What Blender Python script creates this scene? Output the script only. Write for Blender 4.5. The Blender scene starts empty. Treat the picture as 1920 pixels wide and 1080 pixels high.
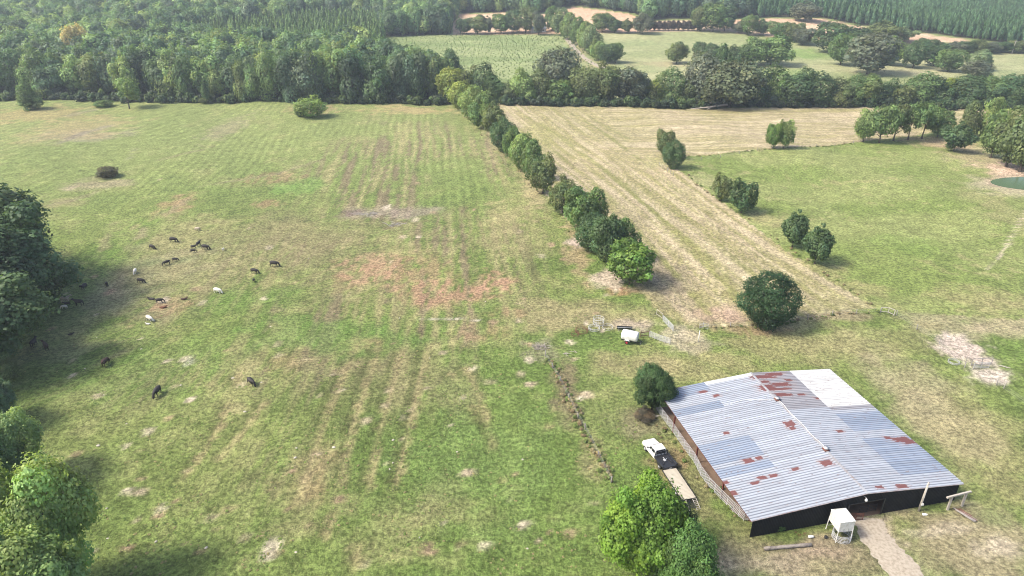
import bpy, math, random
import numpy as np
from mathutils import Vector, Matrix
R_ = math.radians
random.seed(7)
rng = np.random.default_rng(11)
S = bpy.context.scene
COL = S.collection

# ------------------------------------------------------------------ camera, sky, sun, exposure
CAMH, PITCH, FOC = 69.0, R_(26.0), 1280.0        # metres, downward tilt, focal length for a 1920 px wide picture
cam = bpy.data.cameras.new('camera'); camo = bpy.data.objects.new('camera', cam); COL.objects.link(camo)
camo.location = (0, 0, CAMH); camo.rotation_euler = (R_(90) - PITCH, 0, 0)
cam.sensor_width = 36; cam.lens = 36 * FOC / 1920; cam.clip_start = 0.5; cam.clip_end = 9000
S.camera = camo
SUN_EL, SUN_AZ = R_(49), R_(-103)                 # azimuth measured from +Y towards +X: the sun stands to the left, a little behind the camera
w = bpy.data.worlds.new('World'); S.world = w; w.use_nodes = True
nt = w.node_tree; nt.nodes.clear()
sky = nt.nodes.new('ShaderNodeTexSky'); sky.sky_type = 'NISHITA'; sky.sun_disc = False
sky.sun_elevation = SUN_EL; sky.sun_rotation = SUN_AZ; sky.air_density = .9; sky.dust_density = 4.0
bg = nt.nodes.new('ShaderNodeBackground'); bg.inputs[1].default_value = 0.15
ow = nt.nodes.new('ShaderNodeOutputWorld')
nt.links.new(sky.outputs[0], bg.inputs[0]); nt.links.new(bg.outputs[0], ow.inputs[0])
sl = bpy.data.lights.new('sun', 'SUN'); sl.energy = 2.7; sl.angle = R_(12); sl.color = (1, .93, .80)
so = bpy.data.objects.new('sun', sl); COL.objects.link(so)
sd = Vector((math.sin(SUN_AZ) * math.cos(SUN_EL), math.cos(SUN_AZ) * math.cos(SUN_EL), math.sin(SUN_EL)))
so.rotation_euler = sd.to_track_quat('Z', 'Y').to_euler(); so.location = sd * 60
S.render.engine = 'CYCLES'; S.cycles.pixel_filter_type = 'BLACKMAN_HARRIS'; S.cycles.filter_width = 1.05
S.view_settings.view_transform = 'Standard'; S.view_settings.look = 'None'
S.view_settings.gamma = 1; S.view_settings.exposure = 0.98; S.view_settings.use_curve_mapping = False
HAZE_D = 0.00021
S.cycles.volume_step_rate = 4; S.cycles.volume_bounces = 0
S.cycles.max_bounces = 6; S.cycles.diffuse_bounces = 3; S.cycles.transparent_max_bounces = 8

# ------------------------------------------------------------------ terrain height and pixel-to-ground helper
def sm(a, b, x):
    t = np.clip((x - a) / (b - a), 0, 1); return t * t * (3 - 2 * t)
POND = (179.0, 223.0)
def hgt(x, y):
    x = np.asarray(x, float); y = np.asarray(y, float)
    far = 26 * sm(430, 1000, y) * (1 + .22 * np.sin(x / 140 + 1.0)) + 5 * sm(520, 760, y) * np.sin(x / 95 + y / 130)
    wgt = sm(30, 75, np.hypot(x - 44, (y - 80))) * (1 - sm(340, 420, y))
    bump = wgt * (.55 * np.sin(x / 21 + .6) * np.sin(y / 27 + .4) + .35 * np.sin(x / 9.3 + y / 17.) + .18 * np.sin(x / 4.1 - y / 6.7) * np.sin(y / 7.9))
    pd = np.hypot((x - POND[0]) / 17.0, (y - POND[1]) / 8.5)
    pond = -1.3 * (1 - sm(.55, 1.35, pd))
    return far + bump * sm(1.2, 2.2, pd) + pond
CT, ST = math.cos(PITCH), math.sin(PITCH)
def at(px, py, z=None):
    """ground point (or the point at height z) seen at photograph pixel px, py"""
    u = (px - 960) / FOC; v = (py - 540) / FOC
    d = (u, CT - v * ST, -ST - v * CT)
    if z is not None:
        t = (CAMH - z) / -d[2]; return Vector((d[0] * t, d[1] * t, z))
    t = 40.0; step = 1.5; prev = t
    while t < 4000:
        x, y, zz = d[0] * t, d[1] * t, CAMH + d[2] * t
        if zz < float(hgt(x, y)): break
        prev = t; t += step + t * .004
    a, b = prev, t
    for _ in range(22):
        m = (a + b) / 2
        if CAMH + d[2] * m < float(hgt(d[0] * m, d[1] * m)): b = m
        else: a = m
    return Vector((d[0] * b, d[1] * b, float(hgt(d[0] * b, d[1] * b))))
def ppm(p):                                        # photograph pixels per metre across, at a point
    return FOC / (p[1] * CT + (CAMH - p[2]) * ST)
def height_to(p, ytop):                            # height of something standing at p whose top is seen at pixel row ytop
    v = (ytop - 540) / FOC
    return CAMH - p[1] * (ST + v * CT) / (CT - v * ST) - p[2]
def gz(x, y): return float(hgt(x, y))

# ------------------------------------------------------------------ numpy noise
def _hash(ix, iy, s):
    n = (ix.astype(np.int64) * 374761393 + iy.astype(np.int64) * 668265263 + s * 974634777) & 0xffffffff
    n = ((n ^ (n >> 13)) * 1274126177) & 0xffffffff
    return ((n ^ (n >> 16)) & 0xffffff) / float(0xffffff)
def vnoise(x, y, s=0):
    ix = np.floor(x); iy = np.floor(y); fx = x - ix; fy = y - iy
    fx = fx * fx * (3 - 2 * fx); fy = fy * fy * (3 - 2 * fy)
    a = _hash(ix, iy, s); b = _hash(ix + 1, iy, s); c = _hash(ix, iy + 1, s); d = _hash(ix + 1, iy + 1, s)
    return (a * (1 - fx) + b * fx) * (1 - fy) + (c * (1 - fx) + d * fx) * fy
def fbm(x, y, s=0, o=4):
    r = 0; a = .5; t = 0
    for i in range(o):
        r = r + a * vnoise(x, y, s + i * 17); t += a; x = x * 2.03 + 5.2; y = y * 2.03 + 1.7; a *= .5
    return r / t
def inpoly(x, y, P):
    x = np.asarray(x); y = np.asarray(y); r = np.zeros(x.shape, bool); n = len(P)
    for i in range(n):
        x1, y1 = P[i][0], P[i][1]; x2, y2 = P[i - 1][0], P[i - 1][1]
        c = ((y1 > y) != (y2 > y)); 
        if y1 != y2: r ^= c & (x < (x2 - x1) * (y - y1) / (y2 - y1) + x1)
    return r
def wp(pts): return [(p.x, p.y) for p in (at(*q) for q in pts)]

# ------------------------------------------------------------------ material helpers
def newmat(name):
    m = bpy.data.materials.new(name); m.use_nodes = True
    return m, m.node_tree.nodes, m.node_tree.links, m.node_tree.nodes['Principled BSDF']
def mat(name, col, rough=.6, metal=0, spec=.5, var=.12, scale=3.0, bump=0.0, dirt=None, coord='Object'):
    m, n, l, b = newmat(name)
    tc = n.new('ShaderNodeTexCoord'); nz = n.new('ShaderNodeTexNoise'); nz.inputs['Scale'].default_value = scale
    nz.inputs['Detail'].default_value = 6; l.new(tc.outputs[coord], nz.inputs['Vector'])
    mx = n.new('ShaderNodeMix'); mx.data_type = 'RGBA'
    c2 = dirt or tuple(c * (1 - 2.5 * var) for c in col)
    mx.inputs[6].default_value = (*col, 1); mx.inputs[7].default_value = (*c2, 1)
    rp = n.new('ShaderNodeMapRange'); rp.inputs[1].default_value = .42; rp.inputs[2].default_value = .72
    l.new(nz.outputs[0], rp.inputs[0]); l.new(rp.outputs[0], mx.inputs[0])
    l.new(mx.outputs[2], b.inputs['Base Color'])
    b.inputs['Roughness'].default_value = rough; b.inputs['Metallic'].default_value = metal
    b.inputs['Specular IOR Level'].default_value = spec
    if bump:
        bp = n.new('ShaderNodeBump'); bp.inputs['Strength'].default_value = bump; bp.inputs['Distance'].default_value = .02
        l.new(nz.outputs[0], bp.inputs['Height']); l.new(bp.outputs[0], b.inputs['Normal'])
    return m
M = {}
M['white_paint'] = mat('white_paint', (.66, .66, .65), .35, dirt=(.5, .49, .45))
M['white_poly'] = mat('white_poly', (.68, .68, .66), .45, dirt=(.55, .54, .5), scale=1.5)
M['black_paint'] = mat('black_paint', (.022, .023, .026), .45)
M['black_siding'] = mat('black_siding', (.007, .008, .011), .7, spec=.2, dirt=(.014, .014, .016), scale=1.2)
M['rubber'] = mat('rubber', (.025, .025, .026), .85)
M['glass_dark'] = mat('glass_dark', (.012, .015, .02), .08, var=.05)
M['galv'] = mat('galv', (.5, .51, .52), .5, .2, dirt=(.36, .36, .36), scale=5)
M['pipe_grey'] = mat('pipe_grey', (.46, .47, .47), .5, .3, dirt=(.3, .28, .26), scale=6)
M['rust_steel'] = mat('rust_steel', (.16, .055, .035), .75, .1, dirt=(.09, .04, .03), scale=4)
M['red_primer'] = mat('red_primer', (.13, .025, .02), .6, dirt=(.08, .03, .025), scale=4)
M['old_wood'] = mat('old_wood', (.42, .39, .34), .85, dirt=(.25, .22, .19), scale=7, bump=.4)
M['grey_wood'] = mat('grey_wood', (.3, .28, .26), .85, dirt=(.17, .15, .14), scale=4, bump=.4)
M['log_bark'] = mat('log_bark', (.27, .24, .21), .9, dirt=(.1, .085, .075), scale=2.2, bump=.5)
M['deck_wood'] = mat('deck_wood', (.43, .39, .31), .85, dirt=(.32, .28, .21), scale=2.5, coord='Generated')
M['dirt_floor'] = mat('dirt_floor', (.17, .115, .08), .95, dirt=(.1, .07, .05), scale=.6, bump=.4)
M['bark'] = mat('bark', (.12, .1, .08), .9, dirt=(.06, .05, .04), scale=12, bump=.4)
M['dead_wood'] = mat('dead_wood', (.36, .32, .28), .9, dirt=(.2, .17, .15), scale=5)
M['red_paint'] = mat('red_paint', (.5, .03, .04), .5)
M['hide_black'] = mat('hide_black', (.018, .015, .014), .7, dirt=(.03, .022, .018), scale=3)
M['hide_brown'] = mat('hide_brown', (.06, .028, .016), .7, dirt=(.035, .02, .014), scale=3)
M['hide_red'] = mat('hide_red', (.16, .06, .03), .7, dirt=(.09, .04, .02), scale=3)
M['hide_white'] = mat('hide_white', (.74, .7, .62), .75, dirt=(.6, .54, .46), scale=3)
M['hide_tan'] = mat('hide_tan', (.42, .36, .28), .75, dirt=(.3, .24, .18), scale=3)
M['hoof'] = mat('hoof', (.03, .025, .02), .6)
M['pebble'] = mat('pebble', (.42, .39, .32), .9, dirt=(.45, .4, .34), scale=4)

def leaf_material(name, trans=.3):
    m, n, l, b = newmat(name)
    a = n.new('ShaderNodeAttribute'); a.attribute_type = 'INSTANCER'; a.attribute_name = 'tint'
    v = n.new('ShaderNodeAttribute'); v.attribute_type = 'GEOMETRY'; v.attribute_name = 'var'
    mx = n.new('ShaderNodeMix'); mx.data_type = 'RGBA'; mx.blend_type = 'MULTIPLY'; mx.inputs[0].default_value = 1
    l.new(a.outputs['Color'], mx.inputs[6]); l.new(v.outputs['Color'], mx.inputs[7])
    l.new(mx.outputs[2], b.inputs['Base Color']); b.inputs['Roughness'].default_value = .55
    b.inputs['Specular IOR Level'].default_value = .3
    t = n.new('ShaderNodeBsdfTranslucent'); g = n.new('ShaderNodeMix'); g.data_type = 'RGBA'; g.blend_type = 'MULTIPLY'; g.inputs[0].default_value = 1
    g.inputs[7].default_value = (1.25, 1.3, .6, 1); l.new(mx.outputs[2], g.inputs[6]); l.new(g.outputs[2], t.inputs[0])
    ms = n.new('ShaderNodeMixShader'); ms.inputs[0].default_value = trans
    l.new(b.outputs[0], ms.inputs[1]); l.new(t.outputs[0], ms.inputs[2])
    l.new(ms.outputs[0], n['Material Output'].inputs[0]); return m
M['leaf'] = leaf_material('leaf', .36)

# ------------------------------------------------------------------ object helpers
def tag(o, label=None, cat=None, group=None, kind=None):
    if label: o['label'] = label
    if cat: o['category'] = cat
    if group: o['group'] = group
    if kind: o['kind'] = kind
    return o
def empty(name, loc, rz=0, **k):
    o = bpy.data.objects.new(name, None); COL.objects.link(o); o.location = loc; o.rotation_euler = (0, 0, rz); o.empty_display_size = .3
    return tag(o, **k)
def link(name, me, parent=None, loc=None, rot=None, scale=None):
    o = bpy.data.objects.new(name, me); COL.objects.link(o); o.parent = parent
    if loc is not None: o.location = loc
    if rot is not None: o.rotation_euler = rot
    if scale is not None: o.scale = scale
    return o
class MB:
    def __init__(s): s.v = []; s.f = []; s.mi = []
    def add(s, V, Fc, mi=0):
        o = len(s.v); s.v += [tuple(p) for p in V]; s.f += [tuple(i + o for i in f) for f in Fc]; s.mi += [mi] * len(Fc); return s
    def box(s, c, d, mi=0, rz=0, M_=None):
        x, y, z = d[0] / 2, d[1] / 2, d[2] / 2
        V = [Vector((a * x, b * y, e * z)) for e in (-1, 1) for b in (-1, 1) for a in (-1, 1)]
        if M_ is not None: V = [M_ @ p for p in V]
        elif rz: V = [Matrix.Rotation(rz, 3, 'Z') @ p for p in V]
        c = Vector(c); V = [p + c for p in V]
        return s.add(V, [(0, 2, 3, 1), (4, 5, 7, 6), (0, 1, 5, 4), (2, 6, 7, 3), (0, 4, 6, 2), (1, 3, 7, 5)], mi)
    def bar(s, a, b, w, h, mi=0):
        a = Vector(a); b = Vector(b); d = b - a; q = d.to_track_quat('X', 'Z').to_matrix()
        return s.box((a + b) / 2, (d.length, w, h), mi, M_=q)
    def tube(s, pts, rad, n=7, mi=0, cap=True):
        pts = [Vector(p) for p in pts]; o = len(s.v); k = len(pts)
        if not hasattr(rad, '__len__'): rad = [rad] * k
        for i, p in enumerate(pts):
            t = (pts[min(i + 1, k - 1)] - pts[max(i - 1, 0)]).normalized()
            e = t.cross(Vector((0, 0, 1)));
            if e.length < .05: e = t.cross(Vector((0, 1, 0)))
            e.normalize(); g = t.cross(e)
            for j in range(n):
                A = 2 * math.pi * j / n; s.v.append(tuple(p + (e * math.cos(A) + g * math.sin(A)) * rad[i]))
        for i in range(k - 1):
            for j in range(n):
                a = o + i * n + j; b = o + i * n + (j + 1) % n; s.f.append((a, b, b + n, a + n)); s.mi.append(mi)
        if cap:
            s.f.append(tuple(o + j for j in range(n))[::-1]); s.f.append(tuple(o + (k - 1) * n + j for j in range(n))); s.mi += [mi, mi]
        return s
    def prism(s, prof, y0, y1, mi=0, inset=None):
        """profile in x,z pushed from y0 to y1"""
        n = len(prof); V = [(p[0], y0, p[1]) for p in prof] + [(p[0], y1, p[1]) for p in prof]
        F = [tuple(range(n)), tuple(range(2 * n - 1, n - 1, -1))] + [(i, (i + 1) % n + 0, (i + 1) % n + n, i + n)[::-1] for i in range(n)]
        return s.add(V, F, mi)
    def mesh(s, name, mats, smooth=False):
        me = bpy.data.meshes.new(name); me.from_pydata(s.v, [], s.f)
        for m in (mats if isinstance(mats, (list, tuple)) else [mats]): me.materials.append(m)
        if max(s.mi, default=0): me.polygons.foreach_set('material_index', s.mi)
        if smooth: me.polygons.foreach_set('use_smooth', [True] * len(me.polygons))
        me.update(); return me
    def build(s, name, mats, parent=None, smooth=False, bevel=0, **k):
        o = link(name, s.mesh(name, mats, smooth), parent)
        if bevel:
            b = o.modifiers.new('bevel', 'BEVEL'); b.width = bevel; b.segments = 2; b.limit_method = 'ANGLE'
        return tag(o, **k)
def np_mesh(name, V, F4, mats, smooth=False):
    me = bpy.data.meshes.new(name); nv = len(V); nf = len(F4); k = F4.shape[1]
    me.vertices.add(nv); me.vertices.foreach_set('co', np.asarray(V, np.float32).ravel())
    me.loops.add(nf * k); me.loops.foreach_set('vertex_index', F4.astype(np.int32).ravel())
    me.polygons.add(nf); me.polygons.foreach_set('loop_start', np.arange(0, nf * k, k, dtype=np.int32))
    try: me.polygons.foreach_set('loop_total', np.full(nf, k, np.int32))
    except Exception: pass
    if smooth: me.polygons.foreach_set('use_smooth', np.ones(nf, bool))
    for m in mats: me.materials.append(m)
    me.update(calc_edges=True); return me

# ------------------------------------------------------------------ zones of the land (outlines on the ground)
HAY = wp([(862, 196), (1100, 199), (1400, 202), (1650, 200), (1980, 209), (1990, 222), (1800, 238), (1600, 268), (1420, 281), (1290, 292), (1262, 312), (1320, 352), (1388, 405), (1470, 468), (1560, 530), (1640, 577), (1520, 592), (1420, 612), (1310, 614), (1240, 590), (1195, 540), (1120, 470), (1040, 385), (985, 318), (925, 245)])
RPAST = wp([(1290, 292), (1600, 268), (1990, 222), (2200, 260), (2200, 560), (1900, 600), (1640, 577), (1560, 530), (1470, 468), (1388, 405), (1320, 352), (1262, 312)])
F1 = wp([(722, 68), (850, 63), (1060, 63), (1100, 100), (1130, 125), (1060, 195), (850, 192), (730, 150), (712, 110)])
F2 = wp([(1120, 62), (1350, 56), (1500, 80), (1650, 85), (1780, 97), (2150, 100), (2250, 200), (1900, 203), (1100, 196), (1150, 130)])
PINK = wp([(845, 27), (945, 24), (1000, 30), (1075, 13), (1180, 26), (1215, 40), (1400, 37), (1540, 35), (1600, 48), (1720, 62), (1860, 81), (1700, 80), (1500, 74), (1340, 58), (1190, 60), (1000, 64), (850, 66)])
WOOD_L = wp([(-420, 186), (-120, 183), (60, 182), (300, 187), (560, 190), (720, 192), (858, 193), (850, 165), (735, 150), (712, 110), (716, 70), (846, 64), (846, 26), (700, -4), (-250, -4), (-700, 60)])
WOOD_T = wp([(846, 25), (945, 23), (1000, 28), (1075, 11), (1190, 25), (1215, 37), (1400, 34), (1400, -6), (846, -6)])
WOOD_R = wp([(1400, 34), (1540, 33), (1610, 47), (1740, 62), (1990, 93), (2250, 105), (2500, 40), (2350, -6), (1400, -6)])

def grass_weight(x, y): pass

# ------------------------------------------------------------------ ground sheet
def build_ground():
    ys = np.concatenate([[-2600, -1200, -500, -200, -80, -20, 10, 25, 32], np.arange(36, 190, .75), np.arange(190, 420, 1.3), np.arange(421, 1200, 6.5), [1220, 1300, 1450, 1700, 2000, 2600]])
    xs = np.concatenate([[-2600, -1800, -1300], np.arange(-1000, -282, 9), np.arange(-276, -131, 1.9), np.arange(-130, 131, .75), np.arange(132, 278, 1.9), np.arange(282, 1000, 9), [1300, 1800, 2600]])
    X, Y = np.meshgrid(xs, ys); Z = hgt(X, Y)
    n0, n1 = X.shape
    # small real relief: tussocks
    near = sm(30, 45, Y) * (1 - sm(380, 430, Y)); flat = sm(2, 12, np.hypot(np.maximum(np.abs(X - 44) - 18, 0), np.maximum(np.abs(Y - 82) - 18, 0)))
    Z = Z + near * (.05 + .26 * flat) * (fbm(X / 1.7, Y / 1.7, 5, 3) - .5) * sm(1.2, 1.7, np.hypot((X - POND[0]) / 17.0, (Y - POND[1]) / 8.5))
    V = np.stack([X, Y, Z], -1).reshape(-1, 3)
    idx = np.arange(n0 * n1).reshape(n0, n1)
    Fq = np.stack([idx[:-1, :-1], idx[:-1, 1:], idx[1:, 1:], idx[1:, :-1]], -1).reshape(-1, 4)
    x = X.ravel(); y = Y.ravel(); n = len(x)
    def C(*c): return np.array(c)
    big = fbm(x / 38, y / 38, 1, 4); mid = fbm(x / 9, y / 9, 2, 4); sml = fbm(x / 2.6, y / 2.6, 3, 3)
    G1 = C(.130, .190, .048); G2 = C(.20, .235, .075); G3 = C(.100, .150, .038)     # pasture greens
    DRY = C(.30, .26, .135); RED = C(.36, .215, .145); BRN = C(.17, .135, .085); GRY = C(.25, .225, .15); SAND = C(.52, .44, .335)
    def lerp(a, b, t): t = np.clip(t, 0, 1)[:, None]; return a * (1 - t) + b * t
    col = np.tile(G1, (n, 1)); dry = np.full(n, .25)
    col = lerp(col, G2, sm(.45, .66, big) * .55)
    col = lerp(col, G3, sm(.52, .36, mid) * .0 + sm(.5, .35, mid) * .5)
    col = lerp(col, C(.222, .258, .095), sm(150, 290, y) * .75)                                      # paler, longer grass far up the pasture
    col = lerp(col, DRY, sm(.55, .70, mid * .6 + sml * .4) * .25)
    # mowing and wheel streaks down the pasture
    for ang, s, seed, x0, x1, y0, y1, amt in ((6.5, 1.5, 31, -75, 5, 95, 340, .85), (-2.0, 1.2, 33, -36, 4, 50, 150, 1.0), (-34, 2.0, 35, -90, -20, 90, 200, .4)):
        a = R_(ang); u = x * math.cos(a) + y * math.sin(a); v_ = -x * math.sin(a) + y * math.cos(a)
        st = fbm(u / s, v_ / 34, seed, 3); wgt = sm(x0 - 14, x0 + 14, x) * (1 - sm(x1 - 14, x1 + 14, x)) * sm(y0 - 10, y0 + 15, y) * (1 - sm(y1 - 60, y1 + 30, y))
        wgt = wgt * sm(.3, .6, fbm(x / 22, y / 30, seed + 3, 3))
        col = lerp(col, BRN * 1.15, sm(.53, .66, st) * wgt * amt); col = lerp(col, DRY, sm(.48, .34, st) * wgt * amt * .8)
    a = R_(7); u = x * math.cos(a) + y * math.sin(a) + (fbm(x / 30, y / 60, 91, 2) - .5) * 6
    ml = np.sin(u * 2 * math.pi / 3.1) * sm(.3, .55, fbm(x / 25, y / 25, 92, 3)) * sm(120, 160, y) * (1 - sm(12, 25, x - (y - 130) * -.25))
    col = col * (1 + .16 * ml[:, None])
    def blob(px, py, rx, ry, c, amt, seed=0, sc=3.0, soft=.55, drya=None):
        nonlocal col, dry
        p = at(px, py); q1 = at(px, py - ry); q2 = at(px, py + ry); RX = rx / ppm(p); RY = max((q1 - q2).length / 2, .3)
        sel = np.where((np.abs(x - p.x) < RX * 2) & (np.abs(y - p.y) < RY * 2))[0]
        if not len(sel): return
        xx = x[sel]; yy = y[sel]; d = np.hypot((xx - p.x) / RX, (yy - p.y) / RY)
        d = d + (fbm(xx / sc, yy / sc, 50 + seed, 4) - .5) * 1.9 * soft * 1.6
        t = (1 - sm(1 - soft, 1 + soft * .35, d)) * amt
        if c[0] > 1.5 * c[1]: t = t * sm(.30, .54, fbm(xx / .9, yy / 3.2, 80 + seed, 3))
        col[sel] = col[sel] * (1 - t[:, None]) + C(*c) * t[:, None]
        if drya is not None: dry[sel] = dry[sel] * (1 - t) + drya * t
    DB = tuple(BRN); DR = tuple(DRY); RD = tuple(RED); GY = tuple(GRY); SD = tuple(SAND)
    L = [(330, 385, 38, 22, RD, .6), (520, 335, 60, 14, RD, .45), (500, 382, 34, 8, RD, .55), (700, 505, 75, 34, RD, .8), (790, 505, 60, 32, RD, .45),
         (830, 548, 90, 26, RD, .75), (925, 530, 45, 24, RD, .85), (690, 398, 60, 14, GY, .8), (660, 400, 28, 8, (.16, .11, .11), .7), (760, 400, 60, 14, (.3, .24, .2), .6),
         (735, 424, 26, 8, DB, .7), (560, 440, 130, 40, DB, .4), (330, 440, 95, 44, DR, .5), (300, 500, 110, 44, GY, .42), (240, 520, 90, 26, DR, .35), (220, 560, 60, 24, GY, .5), (280, 590, 60, 22, (.26, .2, .14), .5),
         (150, 600, 90, 36, GY, .22), (80, 660, 110, 32, GY, .35), (380, 520, 90, 60, DR, .35), (310, 572, 50, 18, RD, .5), (560, 460, 260, 60, DR, .3), (620, 640, 120, 30, DR, .2),
         (150, 255, 90, 12, (.27, .23, .17), .5), (150, 240, 100, 22, (.36, .27, .15), .5), (60, 215, 120, 16, (.36, .26, .14), .5), (175, 345, 60, 12, (.3, .24, .17), .6), (120, 380, 36, 10, DR, .6), (430, 240, 30, 26, (.3, .25, .17), .5), (760, 205, 90, 9, (.42, .31, .17), .6), (590, 205, 50, 10, (.4, .27, .17), .5),
         (940, 420, 40, 50, DR, .6), (1000, 360, 46, 60, DR, .3), (970, 470, 60, 30, DR, .3), (1080, 470, 24, 60, (.4, .27, .18), .55), (1140, 525, 34, 24, (.5, .4, .32), .8), (1160, 545, 30, 8, (.42, .22, .14), .6), (1080, 455, 18, 10, (.52, .42, .36), .7), (930, 240, 24, 60, (.36, .3, .18), .55), (1000, 340, 22, 50, (.38, .29, .18), .5),
         (1020, 590, 130, 26, DR, .7), (960, 585, 40, 12, RD, .5), (1130, 600, 110, 22, DR, .75), (1190, 610, 40, 12, (.42, .34, .27), .75), (900, 625, 60, 20, RD, .4), (1060, 575, 120, 16, DR, .5), (1290, 640, 50, 22, (.46, .38, .29), .6), (1270, 625, 34, 16, SD, .5),
         (1010, 655, 40, 20, GY, .55), (1062, 730, 30, 64, (.2, .15, .1), .75), (1110, 860, 28, 60, DR, .5), (1150, 760, 60, 90, DR, .2), (1200, 680, 120, 26, DR, .5), (1290, 690, 140, 30, (.33, .28, .15), .55), (1480, 650, 170, 30, DR, .55), (1600, 650, 130, 34, (.3, .27, .14), .4), (1450, 600, 160, 20, (.36, .28, .18), .45), (1420, 618, 80, 12, (.34, .2, .15), .5), (1560, 590, 110, 10, (.36, .26, .19), .5),
         (1700, 720, 90, 60, (.35, .3, .19), .6), (1790, 810, 90, 90, (.36, .31, .19), .65), (1860, 820, 110, 110, DR, .5), (1780, 600, 90, 34, (.36, .3, .2), .55), (1880, 590, 110, 40, (.42, .34, .23), .6), (1700, 640, 60, 26, DR, .35), 
         (1812, 655, 52, 28, (.50, .42, .35), 1.0), (1862, 708, 52, 13, (.53, .46, .38), .95), (1745, 610, 30, 8, DR, .5),
         (1500, 1050, 170, 60, (.3, .24, .16), .7), (1800, 1010, 150, 80, (.34, .28, .18), .75), (1870, 1030, 44, 18, SD, .6), (1790, 990, 60, 10, SD, .45), (1730, 1000, 40, 8, SD, .4), (1560, 1030, 90, 26, (.3, .23, .17), .7), (1420, 1060, 90, 30, (.36, .29, .22), .5), (1400, 1000, 60, 26, (.22, .2, .1), .5), (1690, 980, 40, 22, (.15, .17, .06), .4), (1700, 1050, 60, 50, (.2, .22, .09), .4), (1850, 970, 44, 18, (.14, .2, .06), .5),
         (1250, 870, 40, 50, (.24, .18, .1), .6), (1300, 900, 40, 70, (.2, .17, .09), .6), (1290, 850, 26, 40, (.28, .16, .1), .5), (1210, 795, 60, 24, (.24, .2, .13), .6), (1190, 1000, 60, 34, GY, .3),
         (760, 980, 110, 70, DR, .4), (570, 920, 70, 80, (.26, .22, .12), .55), (500, 1030, 28, 20, SD, .75), (590, 890, 40, 60, (.33, .2, .12), .3), (740, 720, 80, 60, (.24, .2, .11), .4), (690, 650, 44, 20, RD, .35), (860, 730, 50, 60, (.23, .2, .11), .35), (540, 680, 50, 14, RD, .35), (440, 770, 30, 12, DR, .5), (355, 680, 16, 9, (.55, .5, .42), .7), (640, 760, 60, 80, (.1, .12, .04), .4), (830, 940, 50, 50, DR, .4),
         (120, 550, 60, 50, (.11, .17, .05), .4), (60, 740, 90, 60, (.11, .17, .045), .3), (590, 630, 180, 40, (.09, .19, .035), .55), (330, 680, 160, 60, (.1, .18, .04), .4), (900, 870, 160, 120, (.14, .21, .062), .45), (560, 350, 60, 16, (.14, .25, .06), .6), (470, 560, 120, 22, (.12, .21, .045), .4), (250, 440, 50, 50, (.11, .2, .035), .4)]
    for i, b in enumerate(L): blob(*b, seed=i % 7, sc=2.2 if b[2] < 60 else 4.5, drya=.75 if sum(b[4]) > .5 else .4)
    # scattered dung-pale and bare spots over the pasture
    sp = random.Random(3)
    for i in range(170):
        px = sp.uniform(60, 1130); py = 330 + 740 * sp.random() ** .8
        if px < 130 and py > 640: continue
        r = sp.uniform(3, 9) * (.6 + py / 900)
        blob(px, py, r, r * .55, sp.choice([SD, DR, (.42, .34, .24), (.34, .24, .16)]), sp.uniform(.4, .95), seed=i % 7, sc=.9, soft=.4)
    # right pasture
    m = inpoly(x, y, RPAST); t = m.astype(float)
    rp = lerp(np.tile(C(.178, .228, .066), (n, 1)), np.tile(C(.232, .265, .095), (n, 1)), sm(.35, .65, fbm(x / 24, y / 18, 8, 4)))
    rp = lerp(rp, DRY, sm(.58, .72, sml * .6 + mid * .4) * .5)
    col = np.where(m[:, None], rp, col)
    L = [(1860, 300, 80, 24, (.38, .30, .20), .6), (1760, 268, 60, 12, (.42, .3, .2), .6), (1900, 318, 60, 14, (.55, .4, .3), .9), (1800, 275, 40, 10, (.4, .3, .2), .5), (1880, 352, 60, 12, (.46, .38, .28), .6), (1930, 420, 50, 80, DR, .45), (1320, 340, 50, 12, (.36, .33, .18), .5), (1430, 412, 60, 14, DR, .6), (1540, 505, 60, 18, DR, .5), (1600, 540, 60, 14, (.3, .26, .13), .5), (1840, 560, 90, 26, DR, .5), (1700, 460, 60, 20, (.17, .25, .06), .5)]
    for i, b in enumerate(L): blob(*b, seed=i % 7, sc=3.0)
    # cut hay field
    m = inpoly(x, y, HAY); a = R_(13.2)
    u = x * math.cos(a) + y * math.sin(a); v_ = -x * math.sin(a) + y * math.cos(a)
    u0 = (33.0) * math.cos(a) + 133 * math.sin(a); du = u - u0
    base = lerp(np.tile(C(.395, .33, .21), (n, 1)), np.tile(C(.335, .295, .165), (n, 1)), sm(.35, .65, fbm(x / 20, y / 30, 14, 4)))
    wob = (fbm(x / 40, y / 60, 15, 3) - .5) * 5
    st = fbm((du + wob) / .9, v_ / 26, 16, 3); sw = .5 + .5 * np.sin((du + wob) / 4.3 * 2 * math.pi)
    top = fbm(x / 40, (y + wob) / 1.1, 19, 3); tw = sm(228, 262, y - .12 * np.abs(x - 40)) * sm(20, 60, x)
    stt = st * (1 - tw) + top * tw
    base = lerp(base, C(.27, .25, .105), sm(.50, .64, stt) * .75); base = lerp(base, C(.52, .44, .29), sm(.46, .34, stt) * .5)
    base = lerp(base, C(.25, .25, .09), sm(.80, .97, sw) * (1 - tw) * .6)
    edge = fbm(x / 3, y / 3, 21, 3)
    base = lerp(base, C(.24, .23, .12), (1 - sm(60, 105, y - x * .6)) * .0 + (1 - sm(112, 150, y)) * .55 * sm(.3, .55, edge))
    col = np.where(m[:, None], base, col); dry = np.where(m, .8, dry)
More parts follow.
